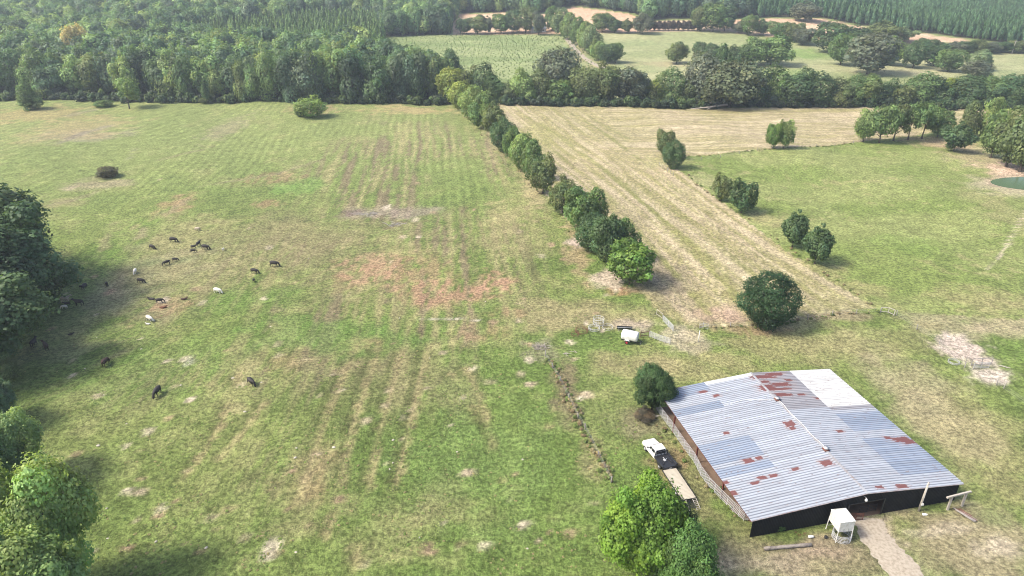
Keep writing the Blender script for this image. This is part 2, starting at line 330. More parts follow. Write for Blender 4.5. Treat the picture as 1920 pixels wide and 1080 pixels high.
    L = [(985, 290, 26, 40, (.3, .27, .15), .6), (1180, 440, 44, 60, (.3, .25, .16), .5), (1240, 530, 70, 44, (.24, .2, .14), .6), (1330, 590, 60, 18, (.36, .24, .2), .5), (1365, 590, 40, 18, (.4, .28, .22), .5), (1250, 302, 60, 12, (.28, .28, .12), .6), (1600, 570, 90, 14, (.28, .27, .12), .5), (1010, 260, 40, 40, (.3, .29, .12), .5)]
    for i, b in enumerate(L): blob(*b, seed=i % 7, sc=3.0)
    def pline(pts, wd, c, amt, sc=1.5):
        nonlocal col
        P = [at(*q) for q in pts]
        for a_, b_ in zip(P[:-1], P[1:]):
            dx, dy = b_.x - a_.x, b_.y - a_.y; LL = dx * dx + dy * dy
            sel = np.where((x > min(a_.x, b_.x) - wd * 2) & (x < max(a_.x, b_.x) + wd * 2) & (y > min(a_.y, b_.y) - wd * 2) & (y < max(a_.y, b_.y) + wd * 2))[0]
            if not len(sel): continue
            xx, yy = x[sel], y[sel]; t = np.clip(((xx - a_.x) * dx + (yy - a_.y) * dy) / LL, 0, 1)
            d = np.hypot(xx - a_.x - t * dx, yy - a_.y - t * dy) / wd + (fbm(xx / sc, yy / sc, 71, 3) - .5) * 1.3
            w_ = (1 - sm(.3, 1.0, d)) * amt * sm(.28, .5, fbm(xx / 9, yy / 9, 72, 2)); col[sel] = col[sel] * (1 - w_[:, None]) + C(*c) * w_[:, None]
    HG = (.22, .225, .08)
    for pts, wd in (([(975, 212), (1060, 262), (1170, 345), (1300, 470), (1420, 600)], 1.6), ([(1060, 205), (1120, 240), (1200, 300)], 1.2), ([(1020, 262), (1120, 350), (1230, 470), (1330, 590)], 1.1), ([(1100, 215), (1180, 262)], 1.0), ([(1130, 320), (1290, 450), (1450, 600)], 1.0), ([(1200, 345), (1350, 460), (1500, 590)], 1.0), ([(1230, 330), (1400, 450), (1560, 575)], .8)): pline(pts, wd, HG, .75)
    for pts, wd in (([(1090, 400), (1200, 500), (1300, 600)], 1.4), ([(1080, 300), (1200, 400), (1350, 540)], 1.5), ([(1250, 400), (1480, 585)], 1.2)): pline(pts, wd, (.50, .42, .28), .6)
    pline([(1925, 395), (1905, 430), (1875, 480), (1850, 505)], .5, tuple(SAND), .7); pline([(1685, 596), (1712, 620), (1765, 665)], .5, tuple(SAND), .7)
    pline([(100, 272), (150, 252), (205, 236)], 2.6, (.24, .21, .15), .8, 3); pline([(95, 225), (180, 205)], 2.0, (.25, .22, .15), .6, 3); pline([(240, 300), (262, 262)], 1.6, (.24, .22, .14), .5, 3)
    pline([(780, 600), (850, 598), (900, 600)], .35, (.5, .46, .38), .8)
    DK = (.09, .105, .035)
    for pts in ([(700, 640), (660, 760), (600, 1010)], [(745, 640), (700, 800), (650, 1075)], [(640, 680), (590, 800), (540, 960)], [(790, 640), (760, 780), (720, 960)], [(440, 690), (400, 800), (330, 900)], [(830, 700), (870, 760), (905, 800)], [(560, 640), (480, 760), (400, 860)], [(860, 690), (900, 780), (930, 900)]): pline(pts, 1.0, DK, .68, 1.0); pline([(a_ + 14, b_) for a_, b_ in pts], .9, (.30, .25, .13), .7, 1.0)
    for pts in ([(250, 480), (275, 430), (350, 375)], [(215, 560), (240, 470), (300, 400)], [(190, 470), (210, 420)], [(300, 300), (380, 280), (420, 265)], [(380, 350), (520, 325), (600, 300)], [(180, 360), (140, 375), (90, 385)]): pline(pts, 2.0, (.25, .21, .13), .5, 2.0)
    pline([(1625, 975), (1640, 1005), (1705, 1085)], 3.6, (.36, .3, .22), .8, 1.2)
    # far fields
    for P, c1, c2, sc in ((F1, (.19, .245, .095), (.27, .31, .14), 16), (F2, (.25, .28, .13), (.34, .34, .18), 30), (PINK, (.50, .33, .22), (.58, .43, .29), 40)):
        m = inpoly(x, y, P); t = sm(.35, .65, fbm(x / sc / 2.2, y / sc, 25, 4))
        b = lerp(np.tile(C(*c1), (n, 1)), np.tile(C(*c2), (n, 1)), t); col = np.where(m[:, None], b, col); dry = np.where(m, .3, dry)
    for b in [(1080, 90, 16, 30, DR, .8), (1120, 122, 36, 10, DR, .8), (1180, 80, 70, 8, (.22, .27, .12), .6), (1250, 120, 90, 6, (.36, .3, .18), .6), (1500, 100, 60, 10, (.17, .27, .07), .7), (1450, 135, 90, 8, (.2, .28, .09), .6), (1700, 135, 120, 8, (.36, .33, .2), .6), (1600, 145, 100, 6, (.2, .24, .1), .5), (750, 100, 26, 14, (.14, .2, .08), .6)]: blob(*b, sc=8)
    # woodland floor
    for P in (WOOD_L, WOOD_T, WOOD_R):
        m = inpoly(x, y, P); col = np.where(m[:, None], lerp(np.tile(C(.05, .06, .028), (n, 1)), np.tile(C(.09, .085, .045), (n, 1)), mid), col); dry = np.where(m, .1, dry)
    out = (y > 900) | (np.abs(x) > 620); col = np.where((out & ~inpoly(x, y, PINK))[:, None], C(.06, .085, .035), col)
    # bare ring of the pond
    pd = np.hypot((x - POND[0]) / 17.0, (y - POND[1]) / 8.5) + (fbm(x / 5, y / 5, 44, 3) - .5) * .5
    col = lerp(col, C(.44, .34, .25), (1 - sm(1.0, 1.35, pd)) * .75)
    col = col * (1 + (sml - .5)[:, None] * .35)
    col = np.clip(col, .01, .8)
    me = np_mesh('ground', V, Fq, [], True)
    ca = me.color_attributes.new('Col', 'FLOAT_COLOR', 'POINT')
    ca.data.foreach_set('color', np.concatenate([col, dry[:, None]], 1).astype(np.float32).ravel())
    m, nn, l, b = newmat('grassland')
    me.materials.append(m)
    at_ = nn.new('ShaderNodeAttribute'); at_.attribute_name = 'Col'
    geo = nn.new('ShaderNodeNewGeometry')
    def noise(scale, det=5, rough=.6, sc=None, dist=0):
        nz = nn.new('ShaderNodeTexNoise'); nz.inputs['Scale'].default_value = scale; nz.inputs['Detail'].default_value = det; nz.inputs['Roughness'].default_value = rough; nz.inputs['Distortion'].default_value = dist
        if sc:
            mp = nn.new('ShaderNodeMapping'); mp.inputs['Scale'].default_value = sc; l.new(geo.outputs['Position'], mp.inputs[0]); l.new(mp.outputs[0], nz.inputs[0])
        else: l.new(geo.outputs['Position'], nz.inputs[0])
        return nz
    def rng_(src, a, b_, c, d):
        r = nn.new('ShaderNodeMapRange'); r.inputs[1].default_value = a; r.inputs[2].default_value = b_; r.inputs[3].default_value = c; r.inputs[4].default_value = d; l.new(src, r.inputs[0]); return r.outputs[0]
    tuft = noise(1.5, 6, .68, (1, 1.0, 1)); fine = noise(5.5, 4, .65); broad = noise(.28, 5, .6)
    # brightness of the sward, tuft by tuft
    f1 = rng_(tuft.outputs[0], .40, .60, .58, 1.36); f2 = rng_(fine.outputs[0], .35, .65, .66, 1.34); f3 = rng_(broad.outputs[0], .35, .65, .84, 1.16)
    mm = nn.new('ShaderNodeMath'); mm.operation = 'MULTIPLY'; l.new(f1, mm.inputs[0]); l.new(f2, mm.inputs[1])
    m3 = nn.new('ShaderNodeMath'); m3.operation = 'MULTIPLY'; l.new(mm.outputs[0], m3.inputs[0]); l.new(f3, m3.inputs[1])
    vm = nn.new('ShaderNodeVectorMath'); vm.operation = 'SCALE'; l.new(at_.outputs['Color'], vm.inputs[0]); l.new(m3.outputs[0], vm.inputs['Scale'])
    # straw flecks, stronger where the land is dry
    fl = noise(2.3, 5, .7, (1, .8, 1), .6); fr = rng_(fl.outputs[0], .54, .68, 0, 1)
    ma = nn.new('ShaderNodeMath'); ma.operation = 'MULTIPLY'; l.new(fr, ma.inputs[0]); l.new(rng_(at_.outputs['Alpha'], 0, 1, .0, .5), ma.inputs[1])
    mx = nn.new('ShaderNodeMix'); mx.data_type = 'RGBA'; l.new(ma.outputs[0], mx.inputs[0]); l.new(vm.outputs[0], mx.inputs[6]); mx.inputs[7].default_value = (.40, .35, .20, 1)
    l.new(mx.outputs[2], b.inputs['Base Color']); b.inputs['Roughness'].default_value = .92; b.inputs['Specular IOR Level'].default_value = .12
    ad = nn.new('ShaderNodeMath'); ad.operation = 'MULTIPLY_ADD'; l.new(fine.outputs[0], ad.inputs[0]); ad.inputs[1].default_value = .35; l.new(tuft.outputs[0], ad.inputs[2])
    bp = nn.new('ShaderNodeBump'); bp.inputs['Strength'].default_value = 1.0; bp.inputs['Distance'].default_value = .55; l.new(ad.outputs[0], bp.inputs['Height']); l.new(bp.outputs[0], b.inputs['Normal'])
    return tag(link('ground', me), kind='structure')
build_ground()

# pond water
wm, n_, l_, b_ = newmat('pond_water'); b_.inputs['Base Color'].default_value = (.085, .135, .075, 1); b_.inputs['Roughness'].default_value = .25
nz = n_.new('ShaderNodeTexNoise'); nz.inputs['Scale'].default_value = 1.5; bp = n_.new('ShaderNodeBump'); bp.inputs['Strength'].default_value = .08
l_.new(nz.outputs[0], bp.inputs['Height']); l_.new(bp.outputs[0], b_.inputs['Normal'])
mb = MB(); N = 60; zc = -.62
mb.add([(POND[0], POND[1], zc)] + [(POND[0] + 19 * math.cos(t * 2 * math.pi / N), POND[1] + 10 * math.sin(t * 2 * math.pi / N), zc) for t in range(N)], [(0, 1 + i, 1 + (i + 1) % N) for i in range(N)])
mb.build('pond_water', wm, kind='structure')

# ------------------------------------------------------------------ roads: strips that follow the land
def strip(name, pts, widths, m, dz=.03, rag=0.0, step=1.0):
    P = [Vector((p[0], p[1])) for p in pts]; rr = random.Random(5); L = []; Rr = []
    for i in range(len(P) - 1):
        k = max(2, int((P[i + 1] - P[i]).length / step))
        for j in range(k + (i == len(P) - 2)):
            t = j / k; c = P[i].lerp(P[i + 1], t); w_ = widths[i] * (1 - t) + widths[i + 1] * t
            d = (P[i + 1] - P[i]).normalized(); nn = Vector((-d.y, d.x))
            row = []
            for s in np.linspace(-1, 1, 7):
                o = s * w_ / 2 + (rr.uniform(-rag, rag) if abs(s) > .9 else 0); q = c + nn * o
                row.append((q.x, q.y, gz(q.x, q.y) + dz * (1 - abs(s) ** 3 * .8)))
            L.append(row)
    V = [p for r in L for p in r]; F = [(i * 7 + j, (i + 1) * 7 + j, (i + 1) * 7 + j + 1, i * 7 + j + 1)[::-1] for i in range(len(L) - 1) for j in range(6)]
    mb = MB().add(V, F); return mb.build(name, m, smooth=True, kind='structure')
m_gravel = mat('gravel', (.36, .315, .25), .95, dirt=(.23, .19, .14), scale=2.6, bump=1.0)
m_asph = mat('pale_asphalt', (.27, .27, .27), .9, dirt=(.22, .22, .22), scale=.5)
d0 = at(1625, 971, 0); d1 = at(1640, 1005, 0); d2 = at(1705, 1085, 0); d3 = at(1800, 1230, 0)
strip('dirt_track', [d0, d1, d2, d3], [3.7, 4.2, 4.6, 5], m_gravel, .06, .26, .45)
ra = [at(x, y) for x, y in ((880, 186), (1100, 186), (1330, 188), (1620, 190), (2300, 196))]
strip('paved_road', ra, [5.5] * 5, m_asph, .12, 0, 6)
fa = [at(x, y) for x, y in ((1062, 72), (1085, 100), (1110, 118), (1135, 130))]
strip('field_track', fa, [4] * 4, m_gravel, .12, .4, 4)

# ------------------------------------------------------------------ trees: prototypes at unit size (1 m tall, 1 m across)
def crown_arrays(seed, kind, nleaf, leaf, jit=.42, far=False):
    r = np.random.default_rng(seed)
    spec = dict(round=(.12, 1.0, .5, 44, .19), tall=(.08, 1.0, .5, 40, .17), open=(.26, 1.0, .5, 26, .17), dense=(.02, 1.0, .5, 90, .16), bush=(.0, 1.0, .5, 26, .22), pine=(.12, 1.0, .5, 40, .18), wood=(.0, 1.0, .5, 24, .24))[kind]
    z0, z1, R, nl, lr = spec
    zc, zh = (z0 + z1) / 2, (z1 - z0) / 2
    if far and kind == 'round': nl, lr, z0 = 15, .26, .05
    d = r.normal(size=(nl, 3)); d /= np.linalg.norm(d, axis=1)[:, None]
    rad = r.uniform(.35, 1, nl) ** .5; stray = r.uniform(size=nl) > .86
    if kind == 'dense': rad = r.uniform(.72, 1.08, nl)
    lobR = lr * r.uniform(.45, 1.35, nl)
    if kind in ('round', 'open', 'bush') and not far: rad[stray] = 1.14; lobR[stray] *= .7
    c = d * rad[:, None] * np.stack([R - lobR * .8, R - lobR * .8, zh - lobR * .75], 1); c[:, 2] += zc
    if kind in ('tall', 'pine'):
        t = r.uniform(0, 1, nl) ** (.9 if kind == 'tall' else 1.1); a = r.uniform(0, 2 * np.pi, nl)
        if kind == 'tall': prof = np.sin(np.pi * (t * .82 + .16)) ** .6
        else: prof = (1 - t) ** .8
        lobR = lr * (.45 + .6 * prof) * r.uniform(.8, 1.1, nl); rr = np.maximum(R * prof - lobR * .75, 0) * r.uniform(.5, 1, nl)
        c = np.stack([rr * np.cos(a), rr * np.sin(a), z0 + lobR * .7 + t * (z1 - z0 - lobR * 1.45)], 1)
    if kind == 'wood':                                # woodland tree: crown carried high, leafy to the floor
        c[:nl // 3, 2] = r.uniform(.1, .45, nl // 3)
    if kind in ('round', 'open', 'wood', 'bush'):        # lopsided crowns: each side reaches out differently
        ph = r.uniform(0, 6.28, 4); az = np.arctan2(c[:, 1], c[:, 0]); el = (c[:, 2] - zc) / zh
        g = 1 + .15 * np.sin(2 * az + ph[0] + 1.5 * el) + .12 * np.sin(3 * az + ph[1] - 2 * el) + .10 * np.sin(5 * az + ph[2])
        c[:, :2] *= g[:, None]; c[:, 2] = zc + (c[:, 2] - zc) * (1 + .18 * np.sin(2 * az + ph[3])); c[:, :2] += (c[:, 2:3] - zc) * r.uniform(-.12, .12, 2)
    lobV = r.uniform(.62, 1.4, nl); lobH = r.uniform(-.1, .1, nl)
    pr_ = lobR ** 2; pr_ /= pr_.sum(); k = r.choice(nl, nleaf * 2, p=pr_)
    dd = r.normal(size=(len(k), 3)); dd[:, 2] += .15; dd /= np.linalg.norm(dd, axis=1)[:, None]
    # sub-lobes give each lobe its own bumps
    bump = 1 + .16 * np.sin(dd[:, 0] * 7 + k) * np.sin(dd[:, 1] * 7 + 2 * k) + .1 * np.sin(dd[:, 2] * 11 + k)
    rr = lobR[k] * (r.uniform(.72, 1.06, len(k)) + .22 * (r.uniform(size=len(k)) > .93)) * bump
    sq = .86 if kind not in ('tall', 'pine') else 1.1
    p = c[k] + dd * rr[:, None] * np.array([1, 1, sq])
    # drop leaves buried inside other lobes
    keep = np.ones(len(k), bool)
    for i in range(nl):
        q = (p - c[i]) / (lobR[i] * .78); q[:, 2] /= sq; keep &= ~(((q ** 2).sum(1) < 1) & (k != i) & (r.uniform(size=len(k)) < .85))
    keep &= p[:, 2] > (.0 if z0 < .05 else z0 * .6)
    p = p[keep][:nleaf]; dd = dd[keep][:nleaf]; k = k[keep][:nleaf]; n = len(p)
    ext = np.quantile(np.hypot(p[:, 0], p[:, 1]), .985); p[:, :2] *= .5 / ext
    zt = np.quantile(p[:, 2], .997); zb = np.quantile(p[:, 2], .003); p[:, 2] = z0 + (p[:, 2] - zb) * (1.0 - z0) / (zt - zb)
    nrm = dd * .9 + r.normal(size=(n, 3)) * jit + np.array([0, 0, .35]); nrm /= np.linalg.norm(nrm, axis=1)[:, None]
    tan = np.cross(nrm, r.normal(size=(n, 3))); tan /= np.linalg.norm(tan, axis=1)[:, None]; bit = np.cross(nrm, tan)
    s = leaf * r.uniform(.55, 1.35, n)[:, None]
    fold = nrm * s * .18
    V = np.stack([p - tan * s * .5, p - bit * s * .34 + fold, p + tan * s * .5, p + bit * s * .34 + fold], 1).reshape(-1, 3)
    v = lobV[k] * r.uniform(.82, 1.18, n); h = lobH[k] + r.uniform(-.06, .06, n)
    var = np.stack([v * (1 + h), v, v * (1 - h), np.ones(n)], 1)
    return V, np.repeat(var, 4, 0), n
def trunk_mb(seed, kind, mi=0):
    r = random.Random(seed); mb = MB(); top = dict(bush=.5, pine=.95, tall=.85).get(kind, .7); tr = dict(bush=.02, dense=.03).get(kind, .028)
    pts = [(r.uniform(-.012, .012) * i, r.uniform(-.012, .012) * i, top * i / 5) for i in range(6)]
    mb.tube(pts, [tr * (1.35 if i == 0 else 1 - .15 * i) for i in range(6)], 7, mi)
    for i in range(9 if kind != 'bush' else 4):
        h = r.uniform(.18 if kind != 'open' else .14, .6) * (top / .7); a = r.uniform(0, 6.28); L = r.uniform(.2, .36) * (1 if kind != 'pine' else .5)
        b = Vector((0, 0, h)); e = b + Vector((math.cos(a) * L, math.sin(a) * L, L * r.uniform(.5, 1.1))); m_ = b.lerp(e, .5) + Vector((0, 0, -.02))
        mb.tube([b, m_, e], [tr * .5, tr * .35, tr * .12], 5, mi)
    return mb
def leaf_mesh(name, seed, kind, nleaf, leaf, with_trunk=False):
    V, var, n = crown_arrays(seed, kind, nleaf, leaf, .16 if with_trunk else (.22 if kind == 'wood' else .34), with_trunk)
    Fq = np.arange(4 * n).reshape(n, 4)
    if with_trunk:
        tb = MB(); tb.tube([(0, 0, 0), (0, 0, .3), (0, 0, .7)], [.03, .022, .01], 4, 0, cap=False)
        o = 4 * n; Fq = np.concatenate([Fq, np.array([[i + o for i in f] for f in tb.f])]); V = np.concatenate([V, np.array(tb.v)]); var = np.concatenate([var, np.ones((len(tb.v), 4))])
    me = np_mesh(name, V, Fq, [M['leaf'], M['bark']])
    if with_trunk:
        mi = np.zeros(len(Fq), np.int32); mi[n:] = 1; me.polygons.foreach_set('material_index', mi)
    ca = me.color_attributes.new('var', 'FLOAT_COLOR', 'POINT'); ca.data.foreach_set('color', var.astype(np.float32).ravel())
    return me
PROTO = {}
for kind, lod, cnt, nl, lf in (('round', 'mid', 7, 5200, .058), ('tall', 'mid', 3, 4200, .058), ('open', 'mid', 2, 3600, .055), ('dense', 'mid', 1, 9000, .045), ('bush', 'mid', 2, 2600, .07), ('pine', 'mid', 1, 3000, .06), ('wood', 'mid', 6, 5200, .056),
                               ('round', 'near', 4, 30000, .03), ('dense', 'near', 1, 26000, .027), ('bush', 'near', 1, 12000, .035)):
    for i in range(cnt):
        s = 100 + len(PROTO) * 7
        PROTO[(kind, lod, i)] = (leaf_mesh(f'{kind}_crown', s, kind, nl, lf), trunk_mb(s, kind).mesh(f'{kind}_trunk', M['bark'], True))
for kind, cnt, nl, lf in (('round', 5, 1700, .088), ('pine', 3, 420, .16), ('bush', 2, 260, .2)):
    for i in range(cnt): PROTO[(kind, 'far', i)] = (leaf_mesh(f'far_{kind}', 500 + i * 3 + nl, kind, nl, lf, True), None)
trnd = random.Random(21)
def tree(px, py, ytop, wpx, kind, col, label, group=None, lod='mid', name=None, p=None, var=None, cat='tree', depth=1.0, h=None):
    p = p or at(px, py); W = wpx / ppm(p); H = h or max(height_to(p, ytop), .5)
    W /= 1.0; cands = [k for k in PROTO if k[0] == kind and k[1] == lod]
    key = cands[var % len(cands)] if var is not None else trnd.choice(cands)
    nm = name or {'pine': 'pine_tree', 'bush': 'bush'}.get(kind, 'broadleaf_tree')
    t = empty(nm, (p.x, p.y, gz(p.x, p.y) - .05), trnd.uniform(0, 6.28), label=label, cat=cat, group=group)
    c, tr = PROTO[key]; t.scale = (1, 1, 1)
    a = link('crown' if kind != 'bush' else 'foliage', c, t, scale=(W * depth, W, H)); a['tint'] = list(col)
    link('trunk' if kind != 'bush' else 'stem', tr, t, scale=(min(W, H * .7),) * 2 + (H,))
    return t
DG = (.088, .145, .062); MG = (.14, .215, .075); LG = (.21, .29, .10); YG = (.26, .31, .08); BG = (.14, .235, .055); GG = (.14, .165, .11); OG = (.15, .19, .075); PG = (.2, .26, .13)

# --- the row dividing the pasture from the hay field, from its far end to its near end
ROW = [(868, 205, 152, 50, YG, 'tall'), (888, 222, 160, 52, LG, 'tall'), (906, 240, 176, 50, MG, 'tall'), (926, 258, 192, 48, OG, 'round'), (945, 284, 222, 46, DG, 'dense'), (962, 298, 236, 36, MG, 'tall'), (984, 318, 250, 52, LG, 'tall'),
       (1000, 336, 262, 44, MG, 'tall'), (1018, 362, 290, 48, OG, 'round'), (1055, 398, 332, 56, OG, 'round'), (1088, 432, 350, 66, MG, 'round'), (1116, 425, 352, 46, MG, 'tall'), (1112, 470, 400, 62, DG, 'dense'), (1138, 496, 405, 64, DG, 'round'), (1168, 488, 410, 52, MG, 'tall'), (1180, 534, 455, 86, BG, 'round')]
ords = ['first', 'second', 'third', 'fourth', 'fifth', 'sixth', 'seventh', 'eighth', 'ninth', 'tenth', 'eleventh', 'twelfth', 'thirteenth', 'fourteenth', 'fifteenth', 'last and nearest']
for i, (x, y, t, wd, c, k) in enumerate(ROW):
    cc = {YG: 'yellow-green', LG: 'light green', MG: 'mid green', OG: 'olive green', DG: 'dark green', BG: 'bright green'}[c]
    tree(x, y, t, wd * 1.12, k, tuple(v * 1.05 for v in c), f'{cc} tree, {ords[i]} from the far end of the row beside the hay field' if i < 15 else 'bright green tree at the near end of the row beside the hay field', 'trees in the row between pasture and hay field')
# --- single trees
LONE = [(243, 204, 142, 56, 'open', LG, 'open crowned light green tree standing alone before the far left wood'),
        (57, 205, 153, 36, 'tall', MG, 'narrow green tree over a low shrub at the far left pasture edge'),
        (194, 188, 166, 13, 'tall', LG, 'thin sapling behind a low shrub at the far left pasture edge'),
        (388, 194, 150, 18, 'pine', DG, 'thin dark sapling by the wood between lone tree and bright bush'),
        (1247, 296, 243, 40, 'round', OG, 'rear tree of the pair where hay field meets right pasture'),
        (1262, 316, 262, 46, 'dense', DG, 'front dark tree of the pair where hay field meets right pasture'),
        (1449, 278, 225, 34, 'round', BG, 'left of the bright green twin trees above the right pasture'),
        (1469, 278, 225, 36, 'round', LG, 'right of the bright green twin trees above the right pasture'),
        (1352, 377, 325, 40, 'round', OG, 'smaller left tree of the middle pair on the hay field edge'),
        (1389, 399, 333, 58, 'round', DG, 'larger right tree of the middle pair on the hay field edge'),
        (1485, 464, 394, 58, 'round', DG, 'left tree of the near pair on the hay field edge'),
        (1527, 495, 420, 64, 'round', DG, 'right tree of the near pair on the hay field edge')]
for x, y, t, wd, k, c, lb in LONE: tree(x, y, t, wd * .95, k, c, lb)
tree(1432, 610, 513, 112, 'dense', (.04, .085, .035), 'big round dark evergreen standing alone at the foot of the hay field', lod='near')
tree(1222, 770, 686, 76, 'round', (.07, .125, .045), 'small dark round tree at the back corner of the barn', lod='near')
# --- clump at the right, above the pond
CL = [(1618, 266, 206, 44, LG, 'first'), (1648, 268, 196, 62, MG, 'second'), (1675, 264, 193, 56, OG, 'third'), (1702, 262, 194, 54, MG, 'fourth'), (1728, 260, 191, 52, MG, 'fifth'), (1757, 257, 203, 48, MG, 'sixth')]
for x, y, t, wd, c, o in CL: tree(x, y, t, wd * 1.05, 'round' if wd < 50 else 'open', c, f'{o} tree from the left in the clump beyond the right pasture', 'clump of trees above the right pasture')
for x, y, t, wd, k, c, lb in [(1788, 284, 229, 56, 'round', DG, 'dark tree standing alone between the clump and the pond trees'), (1811, 262, 189, 38, 'tall', OG, 'slender olive tree behind the dark tree left of the pond'),
        (1853, 262, 183, 46, 'tall', LG, 'tall light green tree rising above the trees beside the pond'), (1857, 296, 216, 50, 'round', MG, 'leftmost green tree of those standing over the pond'), (1886, 312, 212, 70, 'round', OG, 'broad olive tree over the pond bank, middle of the group'),
        (1912, 322, 206, 76, 'round', OG, 'broad green tree on the pond bank at the right picture edge'), (1950, 322, 214, 80, 'round', MG, 'green tree over the pond cut by the right picture edge')]:
    tree(x, y, t, wd * 1.1, k, c, lb)
# --- line of trees along the road behind hay field
LINE = [(846, 190, 128, 50, YG, 'round'), (872, 188, 124, 52, OG, 'round'), (905, 189, 118, 52, DG, 'wood'), (925, 191, 140, 40, MG, 'wood'), (955, 190, 152, 44, OG, 'wood'), (982, 192, 127, 48, LG, 'wood'), (1010, 190, 128, 44, OG, 'wood'), (1046, 183, 91, 76, GG, 'round'), (1050, 192, 148, 46, MG, 'round'), (1078, 192, 150, 30, OG, 'wood'),
        (1096, 191, 125, 54, OG, 'wood'), (1135, 190, 118, 62, OG, 'round'), (1172, 191, 126, 70, GG, 'round'), (1200, 190, 142, 36, MG, 'wood'), (1230, 190, 150, 42, YG, 'wood'), (1258, 190, 126, 56, MG, 'wood'), (1290, 192, 140, 40, OG, 'wood'), (1316, 190, 98, 70, GG, 'wood'), (1345, 178, 84, 44, DG, 'round'), (1418, 195, 130, 52, DG, 'wood'),
        (1450, 194, 119, 50, MG, 'wood'), (1490, 196, 126, 72, DG, 'wood'), (1532, 197, 134, 60, DG, 'wood'), (1572, 198, 146, 46, OG, 'wood'), (1598, 196, 138, 44, MG, 'wood'), (1626, 198, 140, 52, LG, 'wood'), (1662, 198, 146, 44, DG, 'wood'), (1690, 200, 160, 50, OG, 'bush'), (1722, 198, 135, 64, MG, 'wood'), (1752, 198, 142, 48, DG, 'wood'),
        (1783, 192, 146, 48, (.22, .26, .04), 'round'), (1812, 198, 142, 56, DG, 'wood'), (1848, 199, 144, 50, MG, 'wood'), (1880, 200, 140, 66, DG, 'wood'), (1915, 200, 133, 60, OG, 'wood'), (1950, 200, 138, 60, DG, 'wood'), (1990, 202, 140, 60, OG, 'wood')]
named = {7: 'tall round grey-green tree standing above the roadside line', 30: 'vivid yellow-green tree in the roadside line toward the right', 0: 'pale yellow-green tree in the corner where the wood meets the tree row', 17: 'tall grey-green tree in the roadside line left of the great oak'}
cn = {YG: 'pale yellow-green', LG: 'light green', MG: 'mid green', OG: 'olive green', DG: 'dark green', GG: 'grey-green'}
cnt_ = {}
for i, (x, y, t, wd, c, k) in enumerate(LINE):
    lb = named.get(i); cnt_[c] = cnt_.get(c, 0) + 1; od = (ords[:15] + ['sixteenth'])[cnt_[c] - 1]
    tree(x, y, t, wd * 1.22, k, c, lb or f'{od} {cn[c]} tree from the left in the roadside line beyond the hay field', 'trees in the roadside line', lod='mid')
tree(1368, 202, 114, 118, 'round', (.13, .155, .085), 'great pale spreading oak with a fallen limb at the far edge of the hay field', var=2)
# --- trees in and round the far fields
mid = [(1035, 58, 12, 34), (1052, 66, 14, 32), (1068, 74, 24, 34), (1084, 84, 32, 32), (1096, 94, 40, 32), (1110, 103, 46, 34), (1122, 113, 74, 32), (1138, 118, 82, 34), (1154, 118, 80, 26)]
for i, (x, y, t, wd) in enumerate(mid): tree(x, y, t, wd * 1.25, 'tall' if i < 6 else 'round', [MG, PG, LG, MG, LG, PG, LG, DG, MG][i], f'{ords[8 - i]} tree from the near end of the row between the two far fields', 'row of trees between the two far fields')
B = [(1268, 119, 78, 38, OG, 'dark tree pair standing alone in the pale far field'), (1312, 112, 78, 28, DG, 'small pine at the left end of the far field group'), (1336, 116, 82, 38, DG, 'dark tree just right of the small pine in the far field group'), (1356, 118, 86, 34, OG, 'olive tree in the left part of the far field group'),
     (1384, 122, 84, 36, DG, 'dark tree right of the gap in the far field group'), (1412, 123, 70, 50, MG, 'green tree left of the largest in the far field group'), (1445, 122, 66, 66, MG, 'largest tree of the far field group behind the great oak'),
     (1555, 100, 42, 62, DG, 'big dark tree before the bare field toward the right'), (1575, 122, 62, 48, MG, 'bright green tree below the big dark one toward the right'), (1596, 98, 46, 66, DG, 'dark broad tree behind the largest far field tree'), (1625, 139, 64, 88, GG, 'very broad grey-green tree, largest in the far pale field'), (1664, 122, 68, 52, LG, 'light green tree hugging the very broad grey-green one'),
     (1652, 80, 38, 60, OG, 'olive tree before the young pine plantation'), (1690, 78, 50, 46, PG, 'pale tree before the young pine plantation'), (1711, 128, 74, 36, DG, 'blackish tree with its trunk showing in the pale far field'), (1750, 124, 84, 44, DG, 'dark tree left of the round green one in the pale far field'), (1776, 134, 92, 48, MG, 'round mid-green tree near the right end of the far field'),
     (1830, 146, 112, 50, GG, 'lower grey-green tree beside the power pole field'), (1832, 132, 92, 38, PG, 'pale top of a tree in the power pole field'), (1507, 40, 1, 52, GG, 'large grey-green tree standing in the bare far field'), (1486, 78, 42, 34, OG, 'olive tree at the corner of the bare far field'), (1505, 84, 52, 40, GG, 'cedar-like grey tree at the corner of the bare far field'), (1462, 72, 40, 44, MG, 'green tree left of the bare far field corner')]
for x, y, t, wd, c, lb in B: tree(x, y, t, wd * 1.2, 'round', c, lb)
ED = [(870, 64, 34, 30), (895, 64, 28, 34), (915, 63, 30, 22), (938, 63, 26, 34), (960, 62, 18, 36), (985, 62, 14, 38), (1010, 66, 20, 24), (1130, 60, 24, 36), (1152, 62, 32, 26), (1175, 62, 34, 26), (1205, 64, 24, 34), (1335, 60, 6, 44), (1358, 58, 10, 40), (1312, 58, 14, 34), (1385, 62, 40, 26), (1404, 66, 28, 32), (1425, 66, 36, 26)]
for i, (x, y, t, wd) in enumerate(ED): tree(x, y, t, wd * 1.2, 'round', [DG, OG, GG, MG][i % 4], f'{(ords[:15] + ["sixteenth", "seventeenth"])[i]} tree from the left on the edge between far green and bare fields', 'trees along the bare field boundary')
for i in range(11): tree(1218 + i * 9, 58, 38, 13, 'round', (.07, .06, .05), 'low brownish tree in the straight row before the bare field', 'low brown trees before the bare field')
